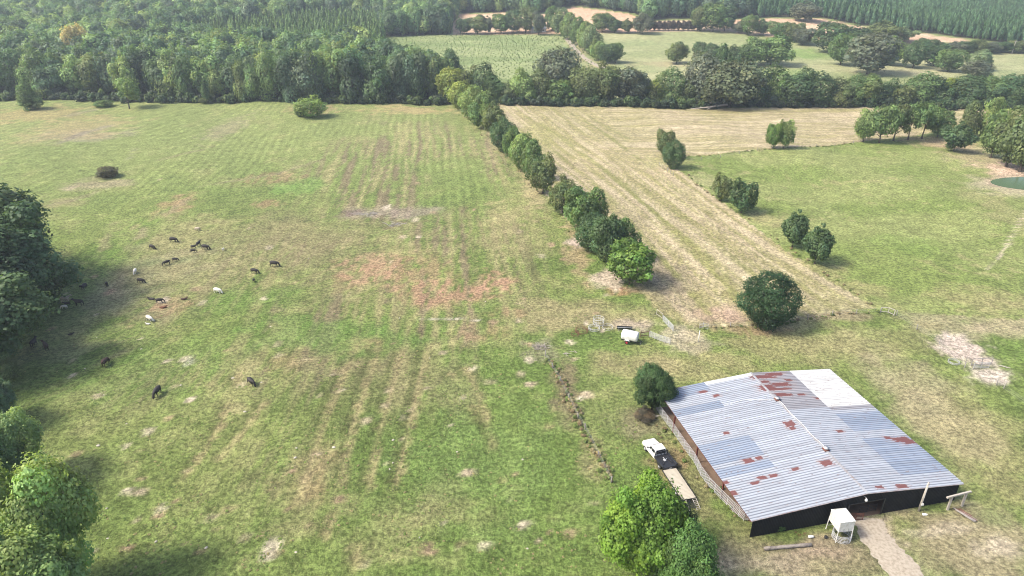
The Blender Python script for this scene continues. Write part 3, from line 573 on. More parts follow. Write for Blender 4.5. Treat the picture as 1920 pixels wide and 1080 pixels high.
for i in range(9): tree(1740 + i * 23, 98 + (i % 3), 72 + (i * 7) % 9, 40, 'round', [DG, OG, GG][i % 3], 'dark tree in the line below the young pine plantation', 'dark trees below the pine plantation')
# --- near trees at the lower left and lower middle
NEAR = [(-35, 560, 335, 290, DG, 'dark broad tree at the left edge, top of the big dark clump'), (15, 605, 425, 240, (.075, .135, .06), 'dark tree of the big clump whose boughs hang over the cattle'), (-35, 690, 500, 250, DG, 'dark tree at the foot of the big clump on the left edge'), (-30, 500, 320, 120, OG, 'smaller tree behind the big dark clump on the left edge'),
        (12, 725, 664, 62, OG, 'small green bush-like tree just below the big dark clump'), (-8, 800, 705, 100, (.11, .18, .1), 'grey-green tree below the small one on the left edge'), (36, 905, 775, 120, (.26, .36, .13), 'light green tree on the left edge above the leafy bright one'), (-30, 960, 810, 150, MG, 'mid green tree cut by the left edge, beside the light green one'),
        (120, 1105, 865, 165, (.28, .38, .13), 'leafy bright green tree in the lower left corner'), (100, 1200, 1005, 190, (.25, .35, .12), 'light green tree cut by the bottom edge at the lower left')]
for i, (x, y, t, wd, c, lb) in enumerate(NEAR): tree(x, y, t, wd * 1.08, 'round', c, lb, lod='near', var=i)
tree(1196, 1068, 900, 172, 'round', (.17, .285, .045), 'bright lime green tree beside the trailer, largest of the lower middle trio', lod='near', var=2)
tree(1262, 1050, 945, 84, 'dense', (.06, .09, .045), 'dark grey-green tree, middle of the lower middle trio', lod='near')
tree(1280, 1150, 1002, 130, 'round', (.1, .185, .05), 'fresh green tree cut by the bottom edge in the lower middle trio', lod='near', var=3)
# --- shrubs
for x, y, t, wd, c, lb in [(583, 219, 181, 56, (.23, .33, .085), 'bright green bush with pale top in the far pasture'), (566, 219, 192, 26, DG, 'dark bush against the left of the bright one in the far pasture'), (62, 205, 178, 40, MG, 'spreading shrub under the narrow tree at the far left'), (195, 200, 187, 34, MG, 'low flat green shrub left of the lone open crowned tree'), (386, 194, 182, 24, OG, 'low dark shrub at the foot of the thin sapling'),
        (202, 332, 314, 42, (.1, .095, .05), 'low brownish green shrub alone in the left pasture'), (1208, 784, 770, 44, (.13, .11, .075), 'brown brush heap under the small tree behind the barn'), (1462, 988, 975, 30, (.06, .12, .03), 'small green weed clump against the black barn wall')]:
    tree(x, y, t, wd * 1.1, 'bush', c, lb, lod='mid' if y < 700 else 'near', cat='bush')

# ------------------------------------------------------------------ woods
def jitter_pts(P, step, seed, jit=.42):
    r = np.random.default_rng(seed); A = np.array(P); x0, y0 = A.min(0); x1, y1 = A.max(0)
    x0 = max(x0, -640); x1 = min(x1, 640); y1 = min(y1, 1080)
    gx, gy = np.meshgrid(np.arange(x0, x1, step), np.arange(y0, y1, step)); gx = gx + (np.arange(gx.shape[0]) % 2)[:, None] * step / 2
    gx = gx.ravel() + r.uniform(-jit, jit, gx.size) * step; gy = gy.ravel() + r.uniform(-jit, jit, gy.size) * step
    k = inpoly(gx, gy, P) & (np.abs(gx) < gy * .93 + 40); return np.stack([gx[k], gy[k]], 1)
def gn_scatter(name, pts, sc, rot, variant, tint, sources, label, group=None, cat=None):
    n = len(pts); me = bpy.data.meshes.new(name); me.vertices.add(n)
    co = np.stack([pts[:, 0], pts[:, 1], hgt(pts[:, 0], pts[:, 1]) - .05], 1).astype(np.float32); me.vertices.foreach_set('co', co.ravel())
    a = me.attributes.new('sc', 'FLOAT_VECTOR', 'POINT'); a.data.foreach_set('vector', sc.astype(np.float32).ravel())
    a = me.attributes.new('rz', 'FLOAT_VECTOR', 'POINT'); rv = np.zeros((n, 3), np.float32); rv[:, 2] = rot; a.data.foreach_set('vector', rv.ravel())
    a = me.attributes.new('vi', 'INT', 'POINT'); a.data.foreach_set('value', variant.astype(np.int32))
    a = me.attributes.new('tint', 'FLOAT_COLOR', 'POINT'); a.data.foreach_set('color', np.concatenate([tint, np.ones((n, 1))], 1).astype(np.float32).ravel())
    me.update(); o = link(name, me); tag(o, label, cat, group, 'stuff')
    ng = bpy.data.node_groups.new(name, 'GeometryNodeTree'); ng.interface.new_socket('Geometry', in_out='INPUT', socket_type='NodeSocketGeometry'); ng.interface.new_socket('Geometry', in_out='OUTPUT', socket_type='NodeSocketGeometry')
    N = ng.nodes; Lk = ng.links; gi = N.new('NodeGroupInput'); go = N.new('NodeGroupOutput'); jn = N.new('GeometryNodeJoinGeometry')
    def attr(nm, ty):
        q = N.new('GeometryNodeInputNamedAttribute'); q.data_type = ty; q.inputs['Name'].default_value = nm; return next(s for s in q.outputs if s.enabled and s.name == 'Attribute')
    for k, src in enumerate(sources):
        oi = N.new('GeometryNodeObjectInfo'); oi.inputs['Object'].default_value = src; oi.transform_space = 'ORIGINAL'; oi.inputs['As Instance'].default_value = True
        cmpn = N.new('FunctionNodeCompare'); cmpn.data_type = 'INT'; cmpn.operation = 'EQUAL'
        ins = [s for s in cmpn.inputs if s.enabled]; Lk.new(attr('vi', 'INT'), ins[0]); ins[1].default_value = k
        ip = N.new('GeometryNodeInstanceOnPoints'); Lk.new(gi.outputs[0], ip.inputs['Points']); Lk.new(cmpn.outputs[0], ip.inputs['Selection']); Lk.new(oi.outputs['Geometry'], ip.inputs['Instance'])
        Lk.new(attr('sc', 'FLOAT_VECTOR'), ip.inputs['Scale']); Lk.new(attr('rz', 'FLOAT_VECTOR'), ip.inputs['Rotation']); Lk.new(ip.outputs[0], jn.inputs[0])
    Lk.new(jn.outputs[0], go.inputs[0]); md = o.modifiers.new('scatter', 'NODES'); md.node_group = ng; return o
# single-mesh individuals that also serve as the shapes of the woods behind
def far_tree(kind, i, p, W, H, col, label, group, name, rz):
    o = link(name, PROTO[(kind, 'far', i)][0], None, (p[0], p[1], gz(p[0], p[1]) - .05), (0, 0, rz), (W, W, H)); o['tint'] = list(col); tag(o, label, 'tree', group); return o
r0 = np.random.default_rng(77)
pal = np.array([(.08, .135, .068), (.10, .17, .075), (.14, .215, .085), (.175, .25, .095), (.105, .15, .088), (.075, .125, .065), (.21, .27, .10)])
pl = jitter_pts(WOOD_L, 8.6, 3)
# young dense stand in the middle of the left wood is planted closer and lower
YS = wp([(440, 110), (720, 118), (720, 50), (640, 42), (330, 78), (380, 104)])
iny = inpoly(pl[:, 0], pl[:, 1], YS); pl = pl[~iny]
o_ = np.argsort(pl[:, 1]); pl = pl[o_]
nF = 130; src_r = []
for i in range(nF):
    x, y = pl[i]; front = i < 150
    H = r0.uniform(17, 26); W = r0.uniform(12, 20); c = pal[r0.integers(len(pal))] * r0.uniform(.95, 1.45)
    p = Vector((x, y, gz(x, y))); k = 'wood' if r0.random() < .55 else 'round'
    tree(0, 0, 0, W * ppm(p), k, tuple(c), 'broadleaf tree near the front edge of the large wood behind the left pasture', 'trees along the front of the left wood', p=p, h=H)
rest = pl[nF:]
for i in range(5):
    x, y = rest[i]; src_r.append(far_tree('round', i, (x, y), 12, 21, pal[i], 'broadleaf tree near the front edge of the large wood behind the left pasture', 'trees along the front of the left wood', 'broadleaf_tree', i))
rest = rest[5:]; rest = np.concatenate([rest, jitter_pts(WOOD_T, 9, 5)])
n = len(rest); W = r0.uniform(12, 21, n); H = r0.uniform(14, 25, n)
ti = pal[r0.integers(len(pal), size=n)] * r0.uniform(.95, 1.5, n)[:, None] * np.array([1, 1.02, 1.1])
yl = at(158, 100); d = np.hypot(rest[:, 0] - yl.x, rest[:, 1] - yl.y); 
gn_scatter('distant_wood', rest, np.stack([W / 12, W / 12, H / 21], 1) * np.array([12, 12, 21]), r0.uniform(0, 6.28, n), r0.integers(5, size=n), ti, src_r, 'unbroken wooded mass of broadleaf trees beyond the left pasture')
tree(160, 136, 46, 50, 'round', (.55, .48, .24), 'pale golden tree standing out in the left wood')
tree(195, 160, 98, 54, 'round', YG, 'yellow-green tree in the front of the left wood, below the golden one')
tree(395, 168, 104, 60, 'round', YG, 'yellow-green round crowned tree in the left wood front')
# conifers: plantation upper right and young stand in the left wood
pp = np.concatenate([jitter_pts(YS, 5.2, 8), jitter_pts(WOOD_R, 6.0, 9, .2)]); iy_ = inpoly(pp[:, 0], pp[:, 1], YS); dd_ = np.hypot(pp[:, 0], pp[:, 1])
ka = np.where(iy_)[0]; ka = ka[np.argsort(dd_[ka])]; kb = np.where(~iy_)[0]; kb = kb[np.argsort(dd_[kb])]
first = np.concatenate([ka[:120], kb[:180]]); pp = pp[np.concatenate([first, np.setdiff1d(np.arange(len(pp)), first)])]
inY = inpoly(pp[:, 0], pp[:, 1], YS); src_p = []
for i in range(300):
    x, y = pp[i]; yg = inY[i]; H = r0.uniform(12, 17) if yg else r0.uniform(13, 17); W = r0.uniform(4.8, 6.5); c = np.array((.15, .235, .095) if yg else (.10, .19, .09)) * r0.uniform(.8, 1.2)
    o = far_tree('pine', i % 3, (x, y), W, H, c, 'slim young tree in the dense stand inside the left wood' if yg else 'slim pine at the near edge of the upper right plantation', 'young trees in the dense stand' if yg else 'pines at the near edge of the plantation', 'young_tree' if yg else 'pine_tree', r0.uniform(0, 6))
    if len(src_p) == i % 3 and i < 3: src_p.append(o)
rest = pp[300:]; n = len(rest); yg = inY[300:]
ti = np.where(yg[:, None], np.array((.15, .235, .095)), np.array((.10, .19, .09))) * r0.uniform(.75, 1.25, n)[:, None]
W = r0.uniform(5, 7.5, n); H = r0.uniform(12, 17, n)
gn_scatter('pine_plantation', rest, np.stack([W, W, H], 1), r0.uniform(0, 6.28, n), r0.integers(3, size=n), ti, src_p, 'dense plantation of young pines filling the upper right')
# shrubs: planted rows in the far field, undergrowth along the roadside line, weeds on fence lines
bsrc = []
for i in range(2):
    p = at(760 + 50 * i, 150); o = far_tree('bush', i, p, 2.2, 1.6, (.11, .16, .06), ('left' if i == 0 else 'right') + ' one of two low shrubs in the near part of the far green field', 'low shrubs in the far green field', 'bush', i); o['category'] = 'bush'; bsrc.append(o)
q = jitter_pts(F1, 3.6, 12, .45); q = q[r0.random(len(q)) < .8]; n = len(q); s = r0.uniform(.6, 1.15, n)
gn_scatter('planted_shrubs', q, np.stack([s, s, s * .75], 1), r0.uniform(0, 6.28, n), r0.integers(2, size=n), np.array((.18, .245, .095)) * r0.uniform(.7, 1.3, n)[:, None], bsrc, 'countless low planted shrubs dotting the far green field')
def along(pts, step, wid, seed):
    r = np.random.default_rng(seed); out = []
    for a, b in zip(pts[:-1], pts[1:]):
        a = at(*a); b = at(*b); k = int((b - a).length / step)
        for j in range(k): p = a.lerp(b, (j + r.random()) / k); out.append((p.x + r.normal() * wid, p.y + r.normal() * wid))
    return np.array(out)
q = np.concatenate([along([(-200, 187), (300, 190), (860, 194)], 1.1, 2.0, 1), along([(930, 196), (1350, 201), (1700, 203), (2100, 208)], 1.0, 1.6, 2), along([(860, 190), (1330, 195), (1330, 196)], 2.5, 2.5, 4)]); n = len(q); s = r0.uniform(2.5, 6, n)
gn_scatter('undergrowth', q, np.stack([s, s, s * r0.uniform(.6, 1.0, n)], 1), r0.uniform(0, 6.28, n), r0.integers(2, size=n), pal[r0.integers(5, size=n)] * r0.uniform(.4, .75, n)[:, None], bsrc, 'tangled undergrowth along the foot of the wood and the roadside trees')
q = np.concatenate([along([(1290, 293), (1420, 282), (1600, 269)], .8, .3, 5), along([(1310, 613), (1420, 612), (1560, 592), (1645, 584)], .5, .35, 6), along([(1030, 670), (1075, 760), (1085, 790), (1120, 850), (1145, 905)], .16, .55, 7), along([(870, 215), (1010, 352), (1190, 545)], 1.2, 1.2, 8), along([(1272, 320), (1388, 404), (1480, 468), (1640, 577)], 1.4, .5, 9), along([(1200, 775), (1240, 800), (1290, 870), (1400, 990)], .7, .7, 10)])
n = len(q); q = q[r0.random(n) < .7]; n = len(q); s = r0.uniform(.3, .95, n); wc = np.array([(.16, .2, .065), (.24, .19, .11), (.3, .26, .15), (.13, .18, .055)])
gn_scatter('fence_line_weeds', q, np.stack([s, s, s * .6], 1), r0.uniform(0, 6.28, n), r0.integers(2, size=n), wc[r0.integers(4, size=n)] * r0.uniform(.8, 1.2, n)[:, None], bsrc, 'rough weeds left standing along the fence lines')
# coarse tussocks over the open grass, thinner with distance
k = 9000; px = r0.uniform(-40, 1960, k); py = 330 + 800 * r0.random(k) ** .55; q = []
u = (px - 960) / FOC; v = (py - 540) / FOC; t = CAMH / (ST + v * CT); qx = u * t; qy = (CT - v * ST) * t
inb = (qx > 30) & (qx < 66) & (qy > 62) & (qy < 104); q = np.stack([qx, qy], 1)[~inb & (qx < 22) & ~inpoly(qx, qy, HAY)]; q = q[fbm(q[:, 0] / 6, q[:, 1] / 6, 60, 3) > .44]
n = len(q); s = r0.uniform(.15, .42, n)
tc = np.array([(.17, .23, .06), (.2, .25, .08), (.27, .24, .12), (.13, .19, .05)])
gn_scatter('grass_tussocks', q, np.stack([s * 1.3, s, s * .35], 1), r0.uniform(0, 6.28, n), r0.integers(2, size=n), tc[r0.integers(4, size=n)] * r0.uniform(.8, 1.2, n)[:, None], bsrc, 'coarse tussocks of grass scattered over the pasture')
#PART2
# ------------------------------------------------------------------ the barn
BO = Vector((31.04, 66.11, 0)); BR = R_(12.41); BL, BW, EAVE, RIDGE, RU = 32.19, 29.95, 3.2, 4.54, 16.74
barn = empty('barn', BO, BR, label='long low open-sided cattle barn with black walls and a patched, rust-spotted corrugated metal roof', cat='barn')
def to_barn(p):
    d = Vector((p[0] - BO.x, p[1] - BO.y)); return (d.x * math.cos(BR) + d.y * math.sin(BR), -d.x * math.sin(BR) + d.y * math.cos(BR))
def from_barn(u, v, z=0): return Vector((BO.x + u * math.cos(BR) - v * math.sin(BR), BO.y + u * math.sin(BR) + v * math.cos(BR), z))
def roof_z(u): return EAVE + (RIDGE - EAVE) * (u / RU if u < RU else (BL - u) / (BL - RU))
def roof_uv(px, py):
    z = 4.0
    for _ in range(6): p = at(px, py, z); u, v = to_barn(p); z = roof_z(min(max(u, 0), BL))
    return u, v
RUST = [(1430, 707, 22, 3), (1452, 702, 16, 2.5), (1464, 721, 18, 3), (1440, 727, 15, 5), (1466, 740, 12, 3), (1480, 740, 6, 1.5), (1478, 713, 6, 1), (1502, 740, 7, 1.6), (1458, 730, 24, 2), (1435, 716, 8, 2), (1480, 795, 9, 5), (1486, 803, 5, 3), (1403, 864, 9, 4), (1423, 859, 6, 2.4), (1550, 868, 10, 6), (1429, 896, 8, 2), (1690, 824, 16, 4), (1704, 829, 12, 4), (1664, 821, 7, 1.5), (1691, 912, 11, 4), (1649, 914, 7, 1.8), (1268, 725, 9, 3), (1276, 722, 12, 2), (1318, 735, 8, 1.6), (1343, 742, 6, 1.4), (1416, 906, 8, 1.5), (1450, 892, 7, 1.5), (1491, 880, 7, 1.5), (1362, 812, 5, 1.2), (1536, 747, 8, 1.4), (1575, 809, 6, 1.2), (1360, 905, 6, 3), (1376, 925, 6, 4)]
def roof_material(name, col, rough, metal, dirt, rust=True, stain=.35, rib_shade=.85):
    m, n, l, b = newmat(name)
    tc = n.new('ShaderNodeTexCoord'); tc.object = barn
    def noise(s, sc=(1, 1, 1), det=5):
        mp = n.new('ShaderNodeMapping'); mp.inputs['Scale'].default_value = sc; l.new(tc.outputs['Object'], mp.inputs[0])
        z = n.new('ShaderNodeTexNoise'); z.inputs['Scale'].default_value = s; z.inputs['Detail'].default_value = det; l.new(mp.outputs[0], z.inputs[0]); return z.outputs[0]
    def rng_(src, a, b_, c, d):
        r = n.new('ShaderNodeMapRange'); r.inputs[1].default_value = a; r.inputs[2].default_value = b_; r.inputs[3].default_value = c; r.inputs[4].default_value = d; l.new(src, r.inputs[0]); return r.outputs[0]
    oi = n.new('ShaderNodeObjectInfo')
    mx = n.new('ShaderNodeMix'); mx.data_type = 'RGBA'; mx.inputs[6].default_value = (*col, 1); mx.inputs[7].default_value = (*dirt, 1)
    l.new(rng_(noise(.9, (.35, 2.6, 1)), .42, .72, 0, stain * 2), mx.inputs[0])
    h = n.new('ShaderNodeMix'); h.data_type = 'RGBA'; h.blend_type = 'MULTIPLY'; h.inputs[0].default_value = 1; l.new(mx.outputs[2], h.inputs[6])
    cr = n.new('ShaderNodeCombineColor'); k = rng_(oi.outputs['Random'], 0, 1, .88, 1.06)
    for i in range(3): l.new(k, cr.inputs[i])
    l.new(cr.outputs[0], h.inputs[7]); out = h.outputs[2]
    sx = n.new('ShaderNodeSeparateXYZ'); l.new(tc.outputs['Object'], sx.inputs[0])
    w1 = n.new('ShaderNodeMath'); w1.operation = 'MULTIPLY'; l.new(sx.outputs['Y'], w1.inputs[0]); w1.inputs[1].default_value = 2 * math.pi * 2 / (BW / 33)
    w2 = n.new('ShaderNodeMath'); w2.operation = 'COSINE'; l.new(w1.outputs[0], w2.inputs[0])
    gr = n.new('ShaderNodeMix'); gr.data_type = 'RGBA'; gr.blend_type = 'MULTIPLY'; gr.inputs[7].default_value = (.36, .38, .43, 1)      # rib shading painted in: darker stripes along the sheet valleys
    l.new(rng_(w2.outputs[0], -.1, .8, 0, rib_shade), gr.inputs[0]); l.new(out, gr.inputs[6]); out = gr.outputs[2]
    # small dark scabs and, where listed, the large rust patches
    scab = rng_(noise(2.2, (.55, 2.0, 1), 3), .645, .68, 0, .75)
    m2 = n.new('ShaderNodeMix'); m2.data_type = 'RGBA'; l.new(scab, m2.inputs[0]); l.new(out, m2.inputs[6]); m2.inputs[7].default_value = (.16, .12, .11, 1); out = m2.outputs[2]
    if rust:
        edge = rng_(noise(2.4, (.8, 1.6, 1), 4), .3, .7, -.32, .32); acc = None
        for (px, py, rx, ry) in RUST:
            u, v = roof_uv(px, py); pm = ppm(at(px, py, 4)); q1 = roof_uv(px, py - ry); q2 = roof_uv(px, py + ry)
            ru = max(rx / pm, .25); rv = max(abs(q1[1] - q2[1]) / 2, .28)
            s = n.new('ShaderNodeVectorMath'); s.operation = 'SUBTRACT'; l.new(tc.outputs['Object'], s.inputs[0]); s.inputs[1].default_value = (u, v, 0)
            d = n.new('ShaderNodeVectorMath'); d.operation = 'MULTIPLY'; l.new(s.outputs[0], d.inputs[0]); d.inputs[1].default_value = (1 / ru, 1 / rv, 0)
            a = n.new('ShaderNodeVectorMath'); a.operation = 'ABSOLUTE'; l.new(d.outputs[0], a.inputs[0])
            x = n.new('ShaderNodeSeparateXYZ'); l.new(a.outputs[0], x.inputs[0])
            mm = n.new('ShaderNodeMath'); mm.operation = 'MAXIMUM'; l.new(x.outputs[0], mm.inputs[0]); l.new(x.outputs[1], mm.inputs[1])
            if acc is None: acc = mm.outputs[0]
            else:
                mi = n.new('ShaderNodeMath'); mi.operation = 'MINIMUM'; l.new(acc, mi.inputs[0]); l.new(mm.outputs[0], mi.inputs[1]); acc = mi.outputs[0]
        ad = n.new('ShaderNodeMath'); ad.operation = 'ADD'; l.new(acc, ad.inputs[0]); l.new(edge, ad.inputs[1])
        fac = rng_(ad.outputs[0], 1.15, .95, 0, .92)
        halo = n.new('ShaderNodeMath'); halo.operation = 'MULTIPLY'; l.new(rng_(ad.outputs[0], 2.2, 1.0, 0, .55), halo.inputs[0]); l.new(rng_(noise(1.6, (.5, 5, 1), 4), .42, .62, 0, 1), halo.inputs[1])
        mh = n.new('ShaderNodeMix'); mh.data_type = 'RGBA'; l.new(halo.outputs[0], mh.inputs[0]); l.new(out, mh.inputs[6]); mh.inputs[7].default_value = (.30, .20, .165, 1); out = mh.outputs[2]
        m3 = n.new('ShaderNodeMix'); m3.data_type = 'RGBA'; l.new(fac, m3.inputs[0]); l.new(out, m3.inputs[6]); m3.inputs[7].default_value = (.13, .04, .034, 1); out = m3.outputs[2]
    l.new(out, b.inputs['Base Color']); b.inputs['Roughness'].default_value = rough; b.inputs['Metallic'].default_value = metal; b.inputs['Specular IOR Level'].default_value = .4
    return m
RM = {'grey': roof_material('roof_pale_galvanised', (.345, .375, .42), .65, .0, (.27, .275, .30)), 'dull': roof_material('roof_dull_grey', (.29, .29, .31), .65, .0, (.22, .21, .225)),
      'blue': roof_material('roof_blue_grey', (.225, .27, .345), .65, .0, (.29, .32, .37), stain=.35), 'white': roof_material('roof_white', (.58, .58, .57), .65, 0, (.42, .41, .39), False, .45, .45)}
NS = 33; SWD = BW / NS; AMP = .032
ROWS = [(-.12, 8.3, 0), (8.15, RU, 0), (BL + .12, 24.1, 1), (24.25, RU, 1)]
sheets = []
for (ua, ub, side) in ROWS:
    za = EAVE + (RIDGE - EAVE) * (ua / RU) if side == 0 else EAVE + (RIDGE - EAVE) * ((BL - ua) / (BL - RU))
    zb = roof_z(ub); L_ = math.hypot(ub - ua, zb - za)
    mb = MB(); K = 13
    V = []
    for i in range(K):
        y = (i / (K - 1) - .5) * (SWD + .03); z = .05 * ((1 - math.cos(i / (K - 1) * 2 * math.pi * 2)) / 2) ** .7
        V += [(0, y, z), (L_, y, z)]
    mb.add(V, [(2 * i, 2 * i + 1, 2 * i + 3, 2 * i + 2) if side == 0 else (2 * i, 2 * i + 2, 2 * i + 3, 2 * i + 1) for i in range(K - 1)])
    me = mb.mesh('roof_sheet', RM['grey'], False)
    ang = math.atan2(zb - za, abs(ub - ua)); sheets.append((me, ua, za, ang, side))
rs = random.Random(9)
def pick(row, k):
    if row == 0: return 'blue' if (k in (9, 10, 12, 13, 14, 15, 16) or k >= 30 or k in (25, 26)) else 'grey'
    if row == 1: return 'white' if k == 32 else 'grey'
    if row == 2: return 'white' if k >= 21 else ('dull' if k == 20 else ('blue' if 14 <= k <= 18 or 3 <= k <= 11 else 'grey'))
    return 'dull' if k > 20 else 'grey'
for r, (me, ua, za, ang, side) in enumerate(sheets):
    for k in range(NS):
        o = link('roof_sheet', me, barn, (ua, (k + .5) * SWD, za + (.012 if r in (1, 3) else 0) + rs.uniform(0, .012)), None)
        o.rotation_euler = (0, -ang, 0) if side == 0 else (0, -ang, math.pi)
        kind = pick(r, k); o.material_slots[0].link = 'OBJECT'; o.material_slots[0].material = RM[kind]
        if kind == 'white' and r == 2: o['label'] = 'white painted roof sheet'
        if kind == 'blue': o['label'] = 'newer blue-grey roof sheet'
# ridge cap, vents and the white cable laid along the ridge
mb = MB()
for s in (-1, 1): mb.add([(RU, -.05, RIDGE + .07), (RU, BW + .05, RIDGE + .07), (RU + s * .22, BW + .05, RIDGE + .045), (RU + s * .22, -.05, RIDGE + .045)], [(0, 1, 2, 3)])
mb.build('ridge_cap', mat('ridge_dull', (.30, .31, .33), .7, dirt=(.2, .17, .16), scale=1.2), barn)
vv = []
for px, py in ((1448, 752), (1543, 845)):
    u, v = roof_uv(px, py); v = min(max(v, 1), BW - 1); vv.append(v); mb = MB()
    mb.box((0, 0, .1), (.75, .75, .2), 0); mb.tube([(0, 0, .18), (0, 0, .34), (0, 0, .42), (0, 0, .47)], [.27, .3, .42, .06], 14, 1)
    o = mb.build('roof_vent', [M['rust_steel'], M['galv']], barn, True); o.location = (RU, v, RIDGE + .03)
mb = MB(); pts = [(RU + .12 + .1 * math.sin(i * 1.1), vv[0] + (vv[1] - vv[0]) * i / 14, RIDGE + .11) for i in range(15)]; mb.tube(pts, .032, 6); mb.build('ridge_cable', M['white_poly'], barn, True)
mb = MB(); mb.tube([(RU, vv[0], RIDGE + .12), (12, vv[0] + 1.6, roof_z(12) + .09), (8.2, vv[0] + 1.2, roof_z(8.2) + .08)], .03, 5); mb.build('roof_cable', M['white_poly'], barn)
# siding
def wall_panel(u0, v0, u1, v1, zb, z0, z1):
    """one upright ribbed sheet between two plan points with tops z0, z1"""
    mb = MB(); d = Vector((u1 - u0, v1 - v0)); w_ = d.length; d.normalize(); n_ = Vector((d.y, -d.x)); K = 9; V = []
    for i in range(K):
        t = i / (K - 1); off = .0 if i % 2 else .022; p = Vector((u0, v0)) + d * (t * w_) + n_ * off; zt = z0 * (1 - t) + z1 * t
        V += [(p.x, p.y, zb), (p.x, p.y, zt)]
    mb.add(V, [(2 * i, 2 * i + 2, 2 * i + 3, 2 * i + 1) for i in range(K - 1)]); return mb.build('wall_panel', M['black_siding'], barn)
dpa = to_barn(at(1590, 981, 0)); dpb = to_barn(at(1654, 969, 0)); DU0, DU1 = dpa[0], dpb[0]; DH = 2.75
N_ = 34; wv = .28
us = sorted([.28 + (BL - .56) * i / N_ for i in range(N_ + 1)] + [DU0, DU1]); us = [u for i, u in enumerate(us) if u in (DU0, DU1) or (abs(u - DU0) > .3 and abs(u - DU1) > .3)]
for a, b in zip(us[:-1], us[1:]):
    ins = DU0 - .01 < (a + b) / 2 < DU1 + .01; wall_panel(a, wv, b, wv, DH if ins else .02, roof_z(a) - .06, roof_z(b) - .06)
for i in range(33):
    a = .3 + (BW - .6) * i / 33; b = .3 + (BW - .6) * (i + 1) / 33; wall_panel(BL - .28, a, BL - .28, b, .02, EAVE - .05, EAVE - .05)
for i in range(17):
    a = BL - .28 - (BL * .5) * i / 17; b = BL - .28 - (BL * .5) * (i + 1) / 17; wall_panel(a, BW - .28, b, BW - .28, .02, roof_z(a) - .06, roof_z(b) - .06)
# interior posts, beams, rafters, floor
for j, v in enumerate(np.linspace(.5, BW - .5, 6)):
    for u in (8.2, RU, 24.2):
        if j == 0 and DU0 - .3 < u < DU1 + .3: continue
        MB().box((u, v, roof_z(u) / 2 - .12), (.18, .18, roof_z(u) - .3)).build('post', M['grey_wood'], barn)
for v in np.linspace(.45, BW - .45, 9):
    mb = MB(); mb.bar((0.05, v, EAVE - .14), (RU, v, RIDGE - .14), .1, .16); mb.bar((RU, v, RIDGE - .14), (BL - .05, v, EAVE - .14), .1, .16); mb.build('rafter', M['grey_wood'], barn)
mb = MB(); mb.add([(3.0, .3, .03), (BL - .3, .3, .03), (BL - .3, BW - .3, .03), (0.3, BW - .3, .03), (.3, 5.5, .03), (1.2, 3.5, .03), (2.4, 2.2, .03)], [(0, 1, 2, 3, 4, 5, 6)]); mb.build('floor', M['dirt_floor'], barn)
mb = MB(); mb.bar((-.1, -.02, EAVE - .02), (RU, -.02, RIDGE - .02), .05, .1); mb.bar((RU, -.02, RIDGE - .02), (BL + .1, -.02, EAVE - .02), .05, .1); mb.build('gable_trim', mat('trim_rusty', (.4, .36, .36), .7, dirt=(.22, .12, .1), scale=1), barn)
mb = MB(); mb.bar((-.06, 0, EAVE - .1), (-.06, BW, EAVE - .1), .06, .12); mb.build('eave_beam', M['rust_steel'], barn)
for px, py in ((1232, 768), (1262, 811), (1304, 868), (1352, 934)):
    u, v = to_barn(at(px, py, 0)); v = min(max(v, .2), BW - .2)
    mb = MB(); mb.box((u, v, 1.52), (.2, .2, 3.05)); mb.box((u / 2, v, 3.02), (abs(u) + .2, .14, .12)); mb.build('steel_post', M['red_primer'], barn)
# door edge frame and lamp
mb = MB()
for u in (DU0 - .08, DU1 + .08): mb.box((u, .24, DH / 2), (.16, .16, DH))
mb.box(((DU0 + DU1) / 2, .24, DH + .06), (DU1 - DU0 + .32, .14, .12)); mb.build('door_frame', M['black_paint'], barn)
u, v = to_barn(at(1624, 940, 3.6)); mb = MB(); mb.tube([(u, .22, 4.0), (u, -.2, 4.1), (u, -.35, 4.0)], .025, 6, 1)
mb.tube([(u, -.35, 4.02), (u, -.35, 3.9), (u, -.35, 3.75), (u, -.35, 3.6), (u, -.35, 3.54)], [.06, .16, .2, .14, .03], 12, 0); mb.build('lamp', [M['white_poly'], M['galv']], barn, True)
# cattle inside the shade and a low heap of straw are left out: nothing of them shows

# ------------------------------------------------------------------ pipe panels, gates, posts
RAIL = {}
def pipe(parent, a, b, rad, m, name):
    a = Vector(a); b = Vector(b); d = b - a
    key = (m, 6)
    if key not in RAIL: RAIL[key] = MB().tube([(0, 0, 0), (1, 0, 0)], 1, 6).mesh('pipe', M[m], True)
    return link(name, RAIL[key], parent, a, d.to_track_quat('X', 'Z').to_euler(), (d.length, rad, rad))
def pipe_panel(a, b, H, nr, m, label, group=None, name='corral_panel', rad=.028, z0=.25, cat='panel', mids=1):
    a = Vector((a[0], a[1], gz(a[0], a[1]))); b = Vector((b[0], b[1], gz(b[0], b[1])))
    d = b - a; t = empty(name, a, math.atan2(d.y, d.x), label=label, cat=cat, group=group); L_ = math.hypot(d.x, d.y); dz = d.z
    for i in range(nr): z = z0 + (H - z0) * i / (nr - 1); pipe(t, (0, 0, z), (L_, 0, z + dz), rad, m, 'rail')
    for i in range(mids + 2): x = L_ * i / (mids + 1); pipe(t, (x, .03 if 0 < i < mids + 1 else 0, -.05 + dz * i / (mids + 1)), (x, .03 if 0 < i < mids + 1 else 0, H + .03 + dz * i / (mids + 1)), rad * 1.2, m, 'upright')
    return t
